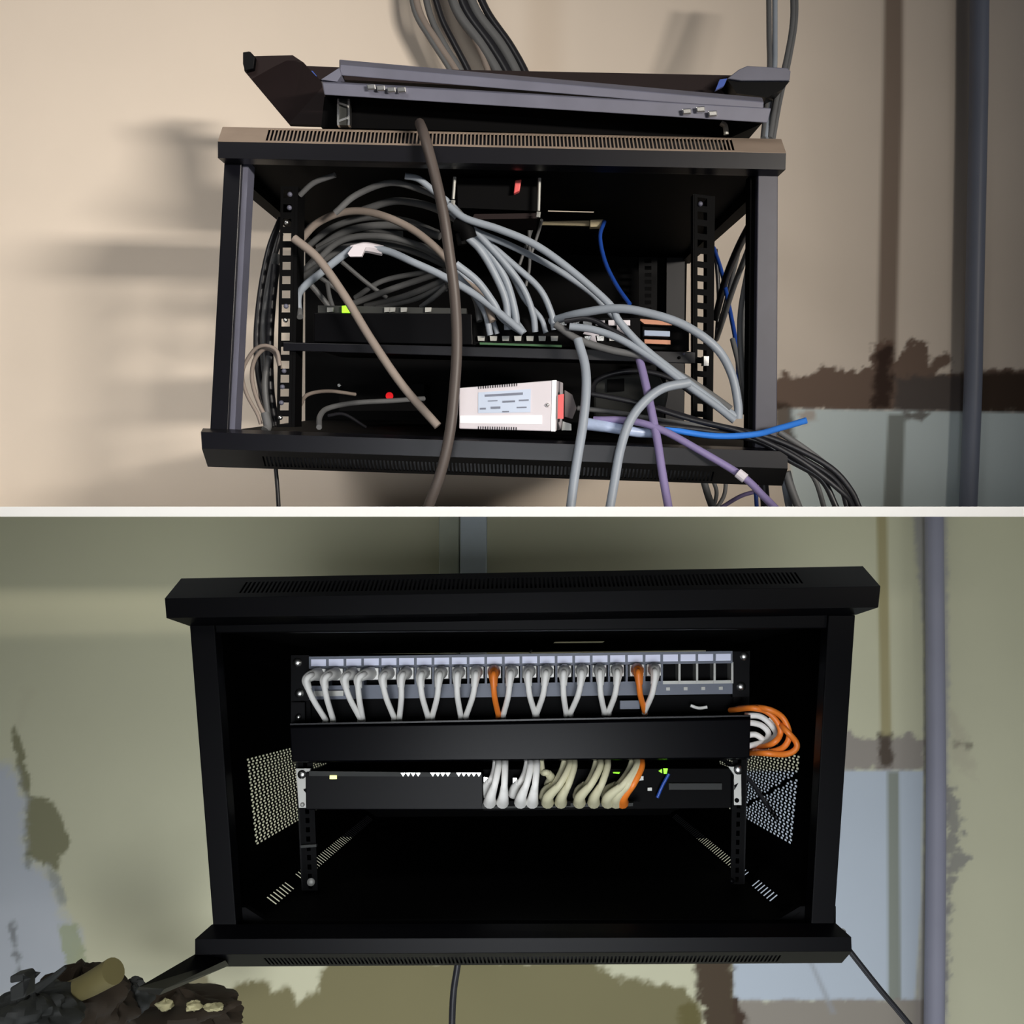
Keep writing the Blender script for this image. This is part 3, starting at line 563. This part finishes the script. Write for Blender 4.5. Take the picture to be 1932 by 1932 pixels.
for p, r, m in [([(776, -60), (790, 20), (826, 82), (862, 136), (880, 180)], 7, TAUPE), ([(792, -60), (812, 30), (842, 90), (872, 138), (890, 180)], 6, GREYD), ([(806, -60), (832, 30), (856, 80), (885, 136), (900, 180)], 6, BLKC), ([(770, -60), (782, 20), (812, 74), (850, 134), (866, 180)], 5, GREYD),
                ([(838, -60), (862, 20), (905, 80), (940, 138), (955, 180)], 9, GREYD), ([(852, -60), (880, 20), (925, 84), (958, 138), (975, 180)], 9, BLKC), ([(868, -60), (898, 20), (945, 84), (975, 138), (990, 180)], 9, GREYD), ([(885, -60), (918, 20), (962, 84), (992, 138), (1005, 180)], 7, BLKC), ([(845, -60), (868, 25), (902, 85), (922, 138), (935, 180)], 6, TAUPE)]:
    cable(U, run(p, .53, .50), r, m, 'dusty cable coming down the wall from above, behind the door pile on the open rack', TB)
TR = 'grey cables coming down the wall to the right end of the door pile'
for p, r, m in [([(1450, -60), (1451, 60), (1452, 130), (1446, 200), (1440, 262)], 5, GREYD), ([(1462, -60), (1462, 60), (1461, 130), (1452, 200), (1444, 262)], 5, GREY), ([(1492, -60), (1496, 30), (1484, 110), (1466, 180), (1452, 262)], 5, GREYD), ([(1500, -60), (1502, 30), (1490, 110), (1472, 190), (1458, 268)], 4, GREYD)]:
    cable(U, [(x, y, .38 - .18 * i / 4) for i, (x, y) in enumerate(p)], r, m, 'grey cable coming down the wall to the right end of the door pile', TR)
Pu = thing('wall_pipe', U, U.P(1836, 500, .55), 'grey vertical pipe on the brightly lit wall right of the open rack', 'pipe')
part('pipe', MB().tube([U.P(1851, -220, .55), U.P(1848, 18, .55), U.P(1846, 200, .55), U.P(1840, 500, .55), U.P(1835, 750, .55), U.P(1826, 964, .55)], U.px(16, .55), n=20), PIPEU, Pu, smooth=True)

# ------------------------------------------------------------------ LOWER cabinet: tidy closed cabinet
C = thing('server_cabinet', L, L.P(985, 1810, 0.1), 'black wall cabinet with solid sides, neatly wired with white and orange patch cables', 'cabinet')
lip(C, L, [(342, 1092, .035), (311, 1130, -.02), (314, 1166, -.02), (357, 1181, .0), (357, 1181, .035)], [(1628, 1069, .035), (1661, 1107, -.02), (1657, 1146, -.02), (1615, 1160, .0), (1615, 1160, .035)],
    0, BLKR, BLKR, 130, 0.1, 0.9, 0.25, 0.8, 0.5)
lip(C, L, [(400, 1744, .0), (368, 1772, -.02), (368, 1800, -.02), (392, 1823, .03), (402, 1744, .03)], [(1577, 1742, .0), (1606, 1768, -.02), (1607, 1794, -.02), (1588, 1816, .03), (1575, 1742, .03)],
    2, BLKR, BLKR, 130, 0.1, 0.9, 0.3, 0.85, 0.5, name='bottom_rim')
part('rim_edge', MB().pxp(L, [(380, 1160), (1590, 1148), (1590, 1185), (385, 1194)], .004, .02), BLKR, C, bevel=0.001)
part('front_apron', MB().pxp(L, [(402, 1712), (463, 1712), (500, 1736), (1470, 1734), (1510, 1710), (1577, 1710), (1577, 1752), (402, 1752)], .02, .03), DEEP, C)
part('post', MB().pxp(L, [(357, 1172), (404, 1172), (446, 1750), (402, 1750)], 0.0, 0.02), BLKR, C, bevel=0.001)
part('post', MB().pxp(L, [(1563, 1160), (1614, 1160), (1574, 1750), (1530, 1750)], 0.0, 0.02), BLKR, C, bevel=0.001)
def LP(px, py, d0, d): v = L.P(px, py, d0); return Vector((v.x, d, v.z))
dB = 0.72
sides = {}
for sgn, (xt, yt, xb, yb) in ((-1, (368, 1180, 418, 1700)), (1, (1605, 1168, 1560, 1700))):
    T0 = L.P(xt, yt, .02); B0 = L.P(xb, yb, .02)
    T1 = T0 + Vector((0, dB - .02, 0)); B1 = B0 + Vector((0, dB - .02, 0))
    # perforated field of elongated holes, v downwards
    holes = []
    if sgn < 0: v0, v1, u0, u1 = 0.53, 0.885, 0.17, 0.72
    else: v0, v1, u0, u1 = 0.53, 0.885, 0.17, 0.72
    mb = MB(); nr, nc = 30, 26
    def pt(u, v): return T0 * (1 - u) * (1 - v) + T1 * u * (1 - v) + B1 * u * v + B0 * (1 - u) * v
    for (a, b, c_, d_) in ((0, 0, 1, v0), (0, v1, 1, 1), (0, v0, u0, v1), (u1, v0, 1, v1)):
        mb.sheet((pt(a, b), pt(c_, b), pt(c_, d_), pt(a, d_)))
    for r in range(nr):
        va = v0 + (v1 - v0) * r / nr; vb = v0 + (v1 - v0) * (r + 1) / nr
        off = 0.25 if r % 2 else 0.0
        hs = [((k + off + 0.08) / nc, 0.18, (k + off + 0.58) / nc, 0.82) for k in range(nc)]
        if sgn > 0: hs = [h for h in hs if abs((h[0] * 0.62 + (r / nr) * -0.55) + 0.12) > 0.012]
        mb.sheet((pt(u0, va), pt(u1, va), pt(u1, vb), pt(u0, vb)), hs)
    part('side_panel', mb, DEEP, C)
    # slanted slotted strip along the bottom of the side, then the floor
    if sgn < 0: a0, b0 = L.P(506, 1688, .10), L.P(527, 1704, .10)
    else: a0, b0 = L.P(1464, 1684, .10), L.P(1447, 1698, .10)
    ya, yb_ = .09, .70
    A0 = Vector((a0.x, .02, a0.z)); A1 = Vector((a0.x, dB, a0.z)); B0b = Vector((b0.x, .02, b0.z)); B1b = Vector((b0.x, dB, b0.z))
    n = 52; hs = []
    for k in range(n):
        t = 0.10 + (0.96 - 0.10) * k / n
        dd = .02 + t * (dB - .02)
        if .165 < dd < .20: continue
        hs.append((t, 0.08, t + 0.0075, 0.92))
    part('floor_vent', MB().sheet((A0, A1, B1b, B0b), hs), DEEP, C, solid=0.0006)
    part('side_panel', MB().sheet((B0, B1, A1, A0)), DEEP, C)
    sides[sgn] = (T0, B0, b0)
fl, fr = sides[-1][2], sides[1][2]
bx = sorted([fl.x, fr.x]); fz = (fl.z + fr.z) / 2 - .012
part('floor_panel', MB().sheet((Vector((fl.x, .02, fl.z)), Vector((fr.x, .02, fr.z)), Vector((fr.x, dB, fr.z)), Vector((fl.x, dB, fl.z)))), DEEP, C, solid=0.001)
tl, tr_ = sides[-1][0], sides[1][0]
h0 = L.P(1062, 1202, .35); 
part('roof_panel', MB().sheet((Vector((tl.x, .02, tl.z)), Vector((tr_.x, .02, tr_.z)), Vector((tr_.x, dB, tr_.z)), Vector((tl.x, dB, tl.z))), [(0.57, 0.52, 0.68, 0.60)]), DEEP, C, solid=0.001)
# ceiling vent rows
z0 = L.P(832, 1541, dB); z1 = L.P(1112, 1559, dB)
fzz = fl.z
wq = lambda x, z: Vector((x, dB, z))
part('back_panel', MB().sheet((wq(tl.x, z0.z), wq(tr_.x, z0.z), wq(tr_.x, tl.z), wq(tl.x, tl.z))), DEEP, C)
part('back_panel', MB().add([wq(tl.x, z0.z), wq(z0.x, z0.z), wq(z0.x + .03, z1.z), wq(z0.x + .03, fzz - .03), wq(tl.x, fzz - .03)], [(0, 1, 2, 3, 4)]), DEEP, C)
part('back_panel', MB().add([wq(z1.x, z0.z), wq(tr_.x, z0.z), wq(tr_.x, fzz - .03), wq(z1.x - .04, fzz - .03), wq(z1.x - .04, z1.z)], [(0, 1, 2, 3, 4)]), DEEP, C)
part('back_panel', MB().sheet((wq(z0.x + .03, fzz - .03), wq(z1.x - .04, fzz - .03), wq(z1.x - .04, z1.z), wq(z0.x + .03, z1.z))), DEEP, C)
for a in (((553, 1236), (582, 1236), (572, 1680), (600, 1680)), ((1385, 1230), (1413, 1228), (1378, 1668), (1402, 1668))):
    rail(C, L, *a, .142, 26, DEEP, hs=0.22)
part('mounting_rail', MB().pxp(L, [(549, 1236), (554, 1236), (573, 1680), (569, 1680)], .142, .19), BLKR, C)
part('mounting_rail', MB().pxp(L, [(1411, 1228), (1415, 1228), (1405, 1668), (1401, 1668)], .142, .19), BLKR, C)
screw(C, L, 587, 1664, .14, 7, ZINC); screw(C, L, 1380, 1662, .14, 5, BLKR)
screw(C, L, 1589, 1758, -.004, 6)
part('bracket', MB().pxp(L, [(567, 1595), (597, 1593), (597, 1598), (567, 1600)], .136, .142), SLATE, C)
for xa in (1020, 1110): pass
part('support_arm', MB().loft([L.P(372, 1798, -.015), L.P(368, 1806, .0), L.P(432, 1822, .02), L.P(425, 1812, -.01)], [L.P(262, 1862, -.10), L.P(258, 1868, -.08), L.P(300, 1878, -.07), L.P(310, 1866, -.10)]), BLKR, C, label='black arm slanting down from the left bottom corner')
rl = part('cable_entry', MB().tube([LP(1000, 1228, .3, .36), LP(1004, 1222, .3, .36)], .0015), ZINC, C)

# patch panel
Pp = thing('patch_bay', L, L.P(985, 1315, .13), 'twenty-four port patch panel with blank blue-white labels atop the tidy cabinet interior', 'patch panel')
def yl(x, y0): return y0 - (x - 582) * 0.0135               # the row climbs slightly to the right
def quad(x0, x1, y0, y1): return [(x0, yl(x0, y0)), (x1, yl(x1, y0)), (x1, yl(x1, y1)), (x0, yl(x0, y1))]
part('ear', MB().pxp(L, quad(549, 583, 1236, 1322), .134, .142), BLKR, Pp)
part('ear', MB().pxp(L, quad(1382, 1414, 1240, 1326), .134, .142), BLKR, Pp)
part('face_plate', MB().pxp(L, quad(583, 1382, 1239, 1262), .130, .136).pxp(L, quad(583, 1382, 1298, 1320), .132, .15), PANEL, Pp)
tg = MB()
lab0 = None
for k in range(24):
    x = 587 + k * 33.2
    part('label_tag', MB().pxp(L, quad(x, x + 28, 1244, 1257), .1285, .130), TAG, Pp)
    pb = part('port', MB().pxp(L, quad(x + 29, x + 33, 1260, 1300), .130, .15).pxp(L, quad(x - 2, x + 31, 1294, 1300), .131, .15), PANEL if k < 20 else ZINC, Pp)
    part('port_cavity', MB().pxp(L, quad(x - 1, x + 30, 1260, 1296), .149, .16), DEEP, pb)
    if k >= 20: part('contact', MB().pxp(L, quad(x + 6, x + 13, 1306, 1312), .1305, .132), ZINC, pb)
for x, y in ((561, 1250), (565, 1308), (1404, 1238), (1398, 1295)): screw(Pp, L, x, y, .134, 8.5)
# small bright terminal blocks beneath the first ports
part('terminal_block', MB().pxp(L, quad(592, 648, 1304, 1314), .127, .132), ZINC, Pp)
part('terminal_block', MB().pxp(L, quad(1170, 1207, 1330, 1346), .127, .14), PANEL, Pp)

# cable manager
Cm = thing('cable_manager', L, L.P(985, 1437, .12), 'black horizontal cable management duct with a smooth cover below the patch panel', 'cable duct')
part('cover', MB().loft([L.P(547, 1366, .105), L.P(547, 1373, .098), L.P(551, 1437, .098), L.P(551, 1440, .13), L.P(547, 1366, .13)], [L.P(1416, 1350, .105), L.P(1416, 1357, .098), L.P(1414, 1430, .098), L.P(1414, 1433, .13), L.P(1416, 1350, .13)]), DUCT, Cm, bevel=0.0008, smooth=True)
part('back_plate', MB().pxp(L, [(549, 1320), (1414, 1308), (1414, 1362), (549, 1370)], .150, .155), DEEP, Cm)
part('back_plate', MB().pxp(L, [(549, 1325), (575, 1325), (575, 1370), (549, 1370)], .134, .15), BLKR, Cm)
part('cover_edge', MB().pxp(L, [(547, 1365), (1416, 1349), (1416, 1352), (547, 1368)], .098, .104), BLK, Cm)
for x, y in ((563, 1353), (1392, 1337)): screw(Cm, L, x, y, .133, 6)

# switch
Sw = thing('network_switch', L, L.P(985, 1526, .13), 'black rack switch with bare metal ears and bunched patch cables below the cable duct', 'network switch')
part('case', MB().pxp(L, [(576, 1457), (911, 1459), (912, 1528), (577, 1528)], .125, .40), BLKR, Sw, bevel=0.001)
part('case', MB().pxp(L, [(911, 1452), (1382, 1450), (1382, 1524), (912, 1529)], .150, .40), DEEP, Sw)
part('top_strip', MB().pxp(L, [(583, 1455), (908, 1458), (908, 1466), (583, 1464)], .123, .125), SLATE, Sw)
part('ear', MB().pxp(L, [(558, 1450), (586, 1450), (584, 1458), (577, 1462), (578, 1524), (564, 1524)], .130, .134), ZINC, Sw, label='bare metal ear')
part('ear', MB().pxp(L, [(1374, 1446), (1398, 1448), (1399, 1519), (1385, 1519), (1385, 1462)], .130, .134), ZINC, Sw, label='bare metal ear')
screw(Sw, L, 570, 1461, .130, 8); screw(Sw, L, 1393, 1452, .130, 9); screw(Sw, L, 571, 1518, .130, 4, ZINC); screw(Sw, L, 1390, 1510, .130, 4, DEEP)
part('notch', MB().pxp(L, [(572, 1490), (578, 1487), (578, 1497)], .128, .130), DEEP, Sw); part('notch', MB().pxp(L, [(1386, 1482), (1393, 1478), (1386, 1490)], .128, .130), DEEP, Sw)
part('led', MB().pxp(L, [(622, 1463), (635, 1463), (635, 1470), (622, 1470)], .1215, .1232), LYEL, Sw, label='glowing yellow-white light')
tv = MB()
for x0, n in ((756, 4), (812, 4), (861, 5)):
    for k in range(n):
        x = x0 + k * 9.5; tv.pxp(L, [(x, 1458), (x + 9, 1458), (x + 4.5, 1465)], .1205, .1232)
part('vent_marks', tv, CHR, Sw, label='small bright triangles along the top edge')
part('led', MB().pxp(L, [(1243, 1455), (1249, 1451), (1249, 1459)], .147, .150).pxp(L, [(1252, 1450), (1260, 1450), (1258, 1460), (1253, 1460)], .147, .150), LGRN, Sw, label='green light')
part('led', MB().pxp(L, [(1157, 1457), (1170, 1457), (1168, 1460), (1157, 1459)], .147, .150), LGRN, Sw, label='green light')
part('uplink_port', MB().pxp(L, [(1206, 1465), (1214, 1464), (1214, 1472), (1206, 1473)], .146, .15).pxp(L, [(1222, 1486), (1230, 1486), (1230, 1492), (1222, 1492)], .146, .15), ZINC, Sw)
part('module', MB().pxp(L, [(1262, 1478), (1362, 1478), (1362, 1490), (1262, 1490)], .146, .15), SLATE, Sw)
part('port_strip', MB().pxp(L, [(908, 1516), (1200, 1515), (1200, 1521), (908, 1526)], .125, .15), SLATE, Sw)
part('port_frame', MB().pxp(L, [(913, 1466), (923, 1468), (923, 1478), (913, 1478)], .128, .15).pxp(L, [(968, 1468), (975, 1468), (975, 1482), (968, 1482)], .128, .15), CHR, Sw)
for k in range(11):
    x = 932 + k * 26.3
    part('port', MB().pxp(L, [(x, 1512), (x + 13, 1512), (x + 13, 1521), (x, 1521)], .122, .126), DEEP, Sw)

# patch cables at the panel: (port x, boot x, lower end x)
pcs = [(601, 578, 613), (634, 612, 628), (667, 650, 679), (701, 676, 684), (734, 722, 743), (767, 757, 754), (800, 793, 807), (833, 828, 816), (866, 862, 869), (899, 897, 880), (932, 931, 940), (966, 962, 950),
       (999, 996, 1009), (1032, 1029, 1013), (1065, 1063, 1068), (1098, 1097, 1077), (1131, 1132, 1140), (1164, 1165, 1149), (1202, 1205, 1216), (1234, 1236, 1217)]
for i, (xp, xb, xe) in enumerate(pcs):
    orange = i in (10, 18); m = ORNG if orange else PATCH
    yp = yl(xp, 1270); ye = 1356 - (xe - 613) * .026
    out = 0.035 if i > 3 else 0.02
    if orange: lab = ('left of the two orange patch cables plugged into the panel', 'right of the two orange patch cables plugged into the panel')[i == 18]; g = None
    else: lab = 'white patch cable plugged into the panel and bending down into the cable duct'; g = 'white patch cables in the patch panel'
    T = thing('patch_cable', L, L.P(xp, yp, .13), lab, 'cable', g)
    bd = .095
    part('cable', MB().tube([L.P(xp, yp + 2, .125), L.P(xb * .6 + xp * .4, yp + 4, bd), L.P(xb, yp + 16, bd - .005), L.P((xb * .62 + xe * .38) + (-3 if xe > xb else 3) * .5, yp + 48, .095), L.P(xe, ye, .118), L.P(xe, ye + 6, .130)], L.px(5.4, .1), n=12), m, T, smooth=True)
    part('boot', MB().tube([L.P(xp, yp + 2, .127), L.P(xb * .5 + xp * .5, yp + 4, .104), L.P(xb, yp + 13, bd - .001), L.P(xb + (xe - xb) * .12, yp + 30, bd - .004)], L.px(12.5, .1), n=12, taper=(1.05, 0.5)), m, T, smooth=True)
    part('plug', MB().pxp(L, quad(xp - 13, xp + 13, 1262, 1284), .122, .15), PATCH, T, bevel=0.0006, label='white plug' if orange else None)

# patch cables at the switch
SG = 'patch cables bunched into the tidy cabinet switch'
sw = [(940, 926, PATCH), (953, 950, PATCH), (1001, 984, PATCH), (1013, 1006, PATCH), (1074, 1035, CREAM), (1083, 1060, CREAM), (1132, 1095, CREAM), (1146, 1122, CREAM), (1200, 1148, CREAM), (1203, 1164, CREAM), (1210, 1176, ORNG)]
for i, (xt, xb, m) in enumerate(sw):
    g = None if m is ORNG else ('white ' if m is PATCH else 'yellowish ') + SG
    lab = 'orange patch cable at the right end of the bunch in the tidy cabinet switch' if m is ORNG else ('white' if m is PATCH else 'yellowish') + ' patch cable dropping from the cable duct into the switch ports'
    T = thing('patch_cable', L, L.P(xb, 1516, .12), lab, 'cable', g)
    part('cable', MB().tube([L.P(xt, 1432, .125), L.P(xt, 1448, .105), L.P(xt * .55 + xb * .45, 1480, .095), L.P(xb, 1505, .105)], L.px(6.2, .1), n=12), m, T, smooth=True)
    part('boot', MB().tube([L.P(xt * .45 + xb * .55, 1484, .096), L.P(xb, 1503, .104), L.P(xb - 2, 1514, .118)], L.px(12, .1), n=12, taper=(0.55, 1.0)), m, T, smooth=True)
    part('plug', MB().pxp(L, [(xb - 8, 1508), (xb + 5, 1508), (xb + 4, 1520), (xb - 7, 1521)], .110, .13), m, T, bevel=0.0005)
for xt, xb, yb, m in ((936, 918, 1480, PATCH), (996, 972, 1482, PATCH), (1066, 1030, 1488, CREAM), (1020, 1040, 1464, CREAM), (1126, 1094, 1486, CREAM), (1194, 1148, 1486, CREAM)):
    T = thing('patch_cable', L, L.P(xb, yb, .13), ('white' if m is PATCH else 'yellowish') + ' patch cable in the rear row behind the bunch at the switch', 'cable', ('white' if m is PATCH else 'yellowish') + ' rear-row patch cables at the switch')
    part('cable', MB().tube([L.P(xt, 1434, .130), L.P(xt - (xt - xb) * .2, 1456, .125), L.P(xb + (xt - xb) * .4, yb - 6, .120), L.P(xb, yb, .135)], L.px(6, .1), n=10), m, T, smooth=True)
    part('boot', MB().tube([L.P(xb + (xt - xb) * .3, yb - 5, .122), L.P(xb, yb + 4, .130), L.P(xb - 3, yb + 16, .14)], L.px(10, .1), n=10, taper=(0.7, 1.1)), m, T, smooth=True)

# loops coming out of the right end of the duct
loops = [([(1378, 1340), (1415, 1336), (1445, 1342), (1466, 1362), (1472, 1385), (1455, 1404), (1412, 1416)], ORNG, 'orange patch cable loop nearest the duct end, right of the cable duct', .09),
         ([(1395, 1336), (1440, 1336), (1475, 1352), (1489, 1385), (1478, 1410), (1445, 1420), (1412, 1416)], ORNG, 'middle orange patch cable loop bulging out right of the cable duct', .085),
         ([(1460, 1352), (1480, 1375), (1502, 1400), (1500, 1415), (1480, 1423), (1440, 1421), (1412, 1420)], ORNG, 'outermost orange patch cable loop drooping right of the cable duct', .08)]
for p, m, lab, d in loops: cable(L, [(x, y, d + (.04 if i in (0, len(p) - 1) else 0)) for i, (x, y) in enumerate(p)], 5.5, m, lab, name='patch_cable')
for p in ([(1405, 1350), (1435, 1352), (1458, 1372), (1462, 1390), (1430, 1412)], [(1405, 1362), (1435, 1368), (1450, 1384), (1440, 1400), (1410, 1408)], [(1405, 1388), (1425, 1386), (1440, 1396), (1448, 1408)], [(1450, 1355), (1470, 1385), (1462, 1402)]):
    cable(L, run(p, .115, .11), 5.5, PATCH, 'white patch cable looping behind the orange loops at the duct end', 'white loops at the duct end', name='patch_cable')
cable(L, run([(1303, 1331), (1318, 1336), (1334, 1334)], .13, .13), 3, PATCH, 'short white cable piece showing above the right part of the duct cover', name='patch_cable')
cable(L, run([(1262, 1460), (1250, 1482), (1240, 1505)], .14, .14), 3, BLUE, 'thin dark blue wire right of the orange cable at the switch')
cable(L, run([(1360, 1430), (1412, 1470), (1440, 1508), (1466, 1545)], .2, .24), 4, BLKC, 'black cable crossing the right perforated side inside the tidy cabinet')
cable(L, [(866, 1800, .3), (862, 1830, .3), (856, 1870, .3), (853, 1925, .3), (853, 2000, .3)], 6, BLKC, 'black cable hanging straight down from under the middle of the tidy cabinet', name='power_cable')
cable(L, [(1600, 1790, .02), (1625, 1822, .02), (1660, 1866, .02), (1702, 1916, .02), (1760, 1986, .02)], 5, BLKC, 'thin black cable slanting down right from the right bottom corner of the tidy cabinet', name='power_cable')

# trunking and pipe
Tk = thing('cable_trunking', L, L.P(880, 1200, .78), 'white vertical cable trunking on the wall behind the top of the tidy cabinet', 'trunking')
part('channel', MB().pxp(L, [(868, 968), (918, 968), (918, 1300), (868, 1300)], .77, WL), TRUNK, Tk, bevel=0.002)
part('channel', MB().pxp(L, [(828, 968), (866, 968), (866, 1300), (828, 1300)], .785, WL), mat('cream_trunking_plastic', (188, 192, 172), 0.6), Tk, bevel=0.002)
Pl = thing('wall_pipe', L, L.P(1765, 1500, .78), 'grey vertical pipe on the dim wall right of the tidy cabinet', 'pipe')
part('pipe', MB().tube([L.P(1762, 972, .77), L.P(1764, 1200, .77), L.P(1766, 1500, .77), L.P(1764, 1800, .77), L.P(1760, 2100, .77)], L.px(17, .77), n=20), PIPEL, Pl, smooth=True)

# clutter at the lower left
def crumple(c, rx, ry, rz, seed, n=26):
    rng = random.Random(seed); mb = MB(); ph = [rng.uniform(0, 6) for _ in range(12)]
    vs = []; fs = []
    for i in range(n + 1):
        th_ = math.pi * i / n
        for j in range(2 * n):
            a = math.pi * j / n
            k = 1 + .16 * math.sin(3 * a + ph[0] + 2 * th_) + .12 * math.sin(5 * th_ + ph[1] + a) + .09 * math.sin(9 * a + ph[2]) * math.sin(7 * th_ + ph[3]) + .05 * math.sin(17 * a + ph[4] + 5 * th_)
            vs.append((c.x + rx * k * math.sin(th_) * math.cos(a), c.y + ry * k * math.sin(th_) * math.sin(a), c.z + rz * k * math.cos(th_)))
    for i in range(n):
        for j in range(2 * n):
            fs.append((i * 2 * n + j, i * 2 * n + (j + 1) % (2 * n), (i + 1) * 2 * n + (j + 1) % (2 * n), (i + 1) * 2 * n + j))
    return mb.add(vs, fs)
single('crumpled_cloth', crumple(L.P(150, 1890, .35), L.px(95, .35), .05, L.px(50, .35), 3), MUD, L, 'dark brown crumpled cloth in the lower left corner, biggest of the heap', 'cloth', smooth=True)
single('crumpled_cloth', crumple(L.P(330, 1905, .5), L.px(110, .5), .05, L.px(30, .5), 9), MUD, L, 'flat brown crumpled cloth under the slanting black arm', 'cloth', smooth=True)
single('crumpled_cloth', crumple(L.P(60, 1912, .25), L.px(70, .25), .05, L.px(38, .25), 5), SLATE, L, 'dark grey crumpled sheet at the very left of the heap', 'cloth', smooth=True)
single('crumpled_cloth', crumple(L.P(245, 1885, .4), L.px(35, .4), .03, L.px(28, .4), 15), SLATE, L, 'small dark grey crumpled cloth between the rolled card and the slanting black arm', 'cloth', smooth=True)
T = thing('rolled_card', L, L.P(160, 1860, .3), 'olive brown rolled tube poking up from the heap at lower left', 'tube')
part('roll', MB().tube([L.P(110, 1880, .3), L.P(160, 1862, .28), L.P(214, 1832, .26)], L.px(23, .28), n=20, taper=(0.8, 1.0)), OLIVE, T, smooth=True)
single('plastic_strip', MB().pxp(L, [(18, 1842), (44, 1836), (49, 1842), (48, 1882), (18, 1890), (18, 1864), (40, 1852), (18, 1856)], .15, .17), SLATE, L, 'dark bent plastic piece at the left edge above the heap', 'plastic piece', bevel=0.002)
single('plastic_strip', MB().tube([L.P(60, 1872, .24), L.P(95, 1848, .24), L.P(124, 1824, .24)], L.px(7, .24), n=8, taper=(1.4, .5)), SLATE, L, 'pointed grey strip sticking up from the heap left of the rolled tube', 'plastic piece', smooth=True)
for cx, cy, rx, rz, sd in ((312, 1896, 16, 9, 21), (365, 1898, 14, 8, 24), (402, 1900, 18, 6, 29)):
    single('plaster_chip', crumple(L.P(cx, cy, .455), L.px(rx, .36), .01, L.px(rz, .36), sd, 12), mat('cream_plaster', (176, 170, 130), 0.9), L, 'cream plaster chip lying along the bottom edge below the slanting arm', 'plaster chip', 'plaster chips at lower left', smooth=True)
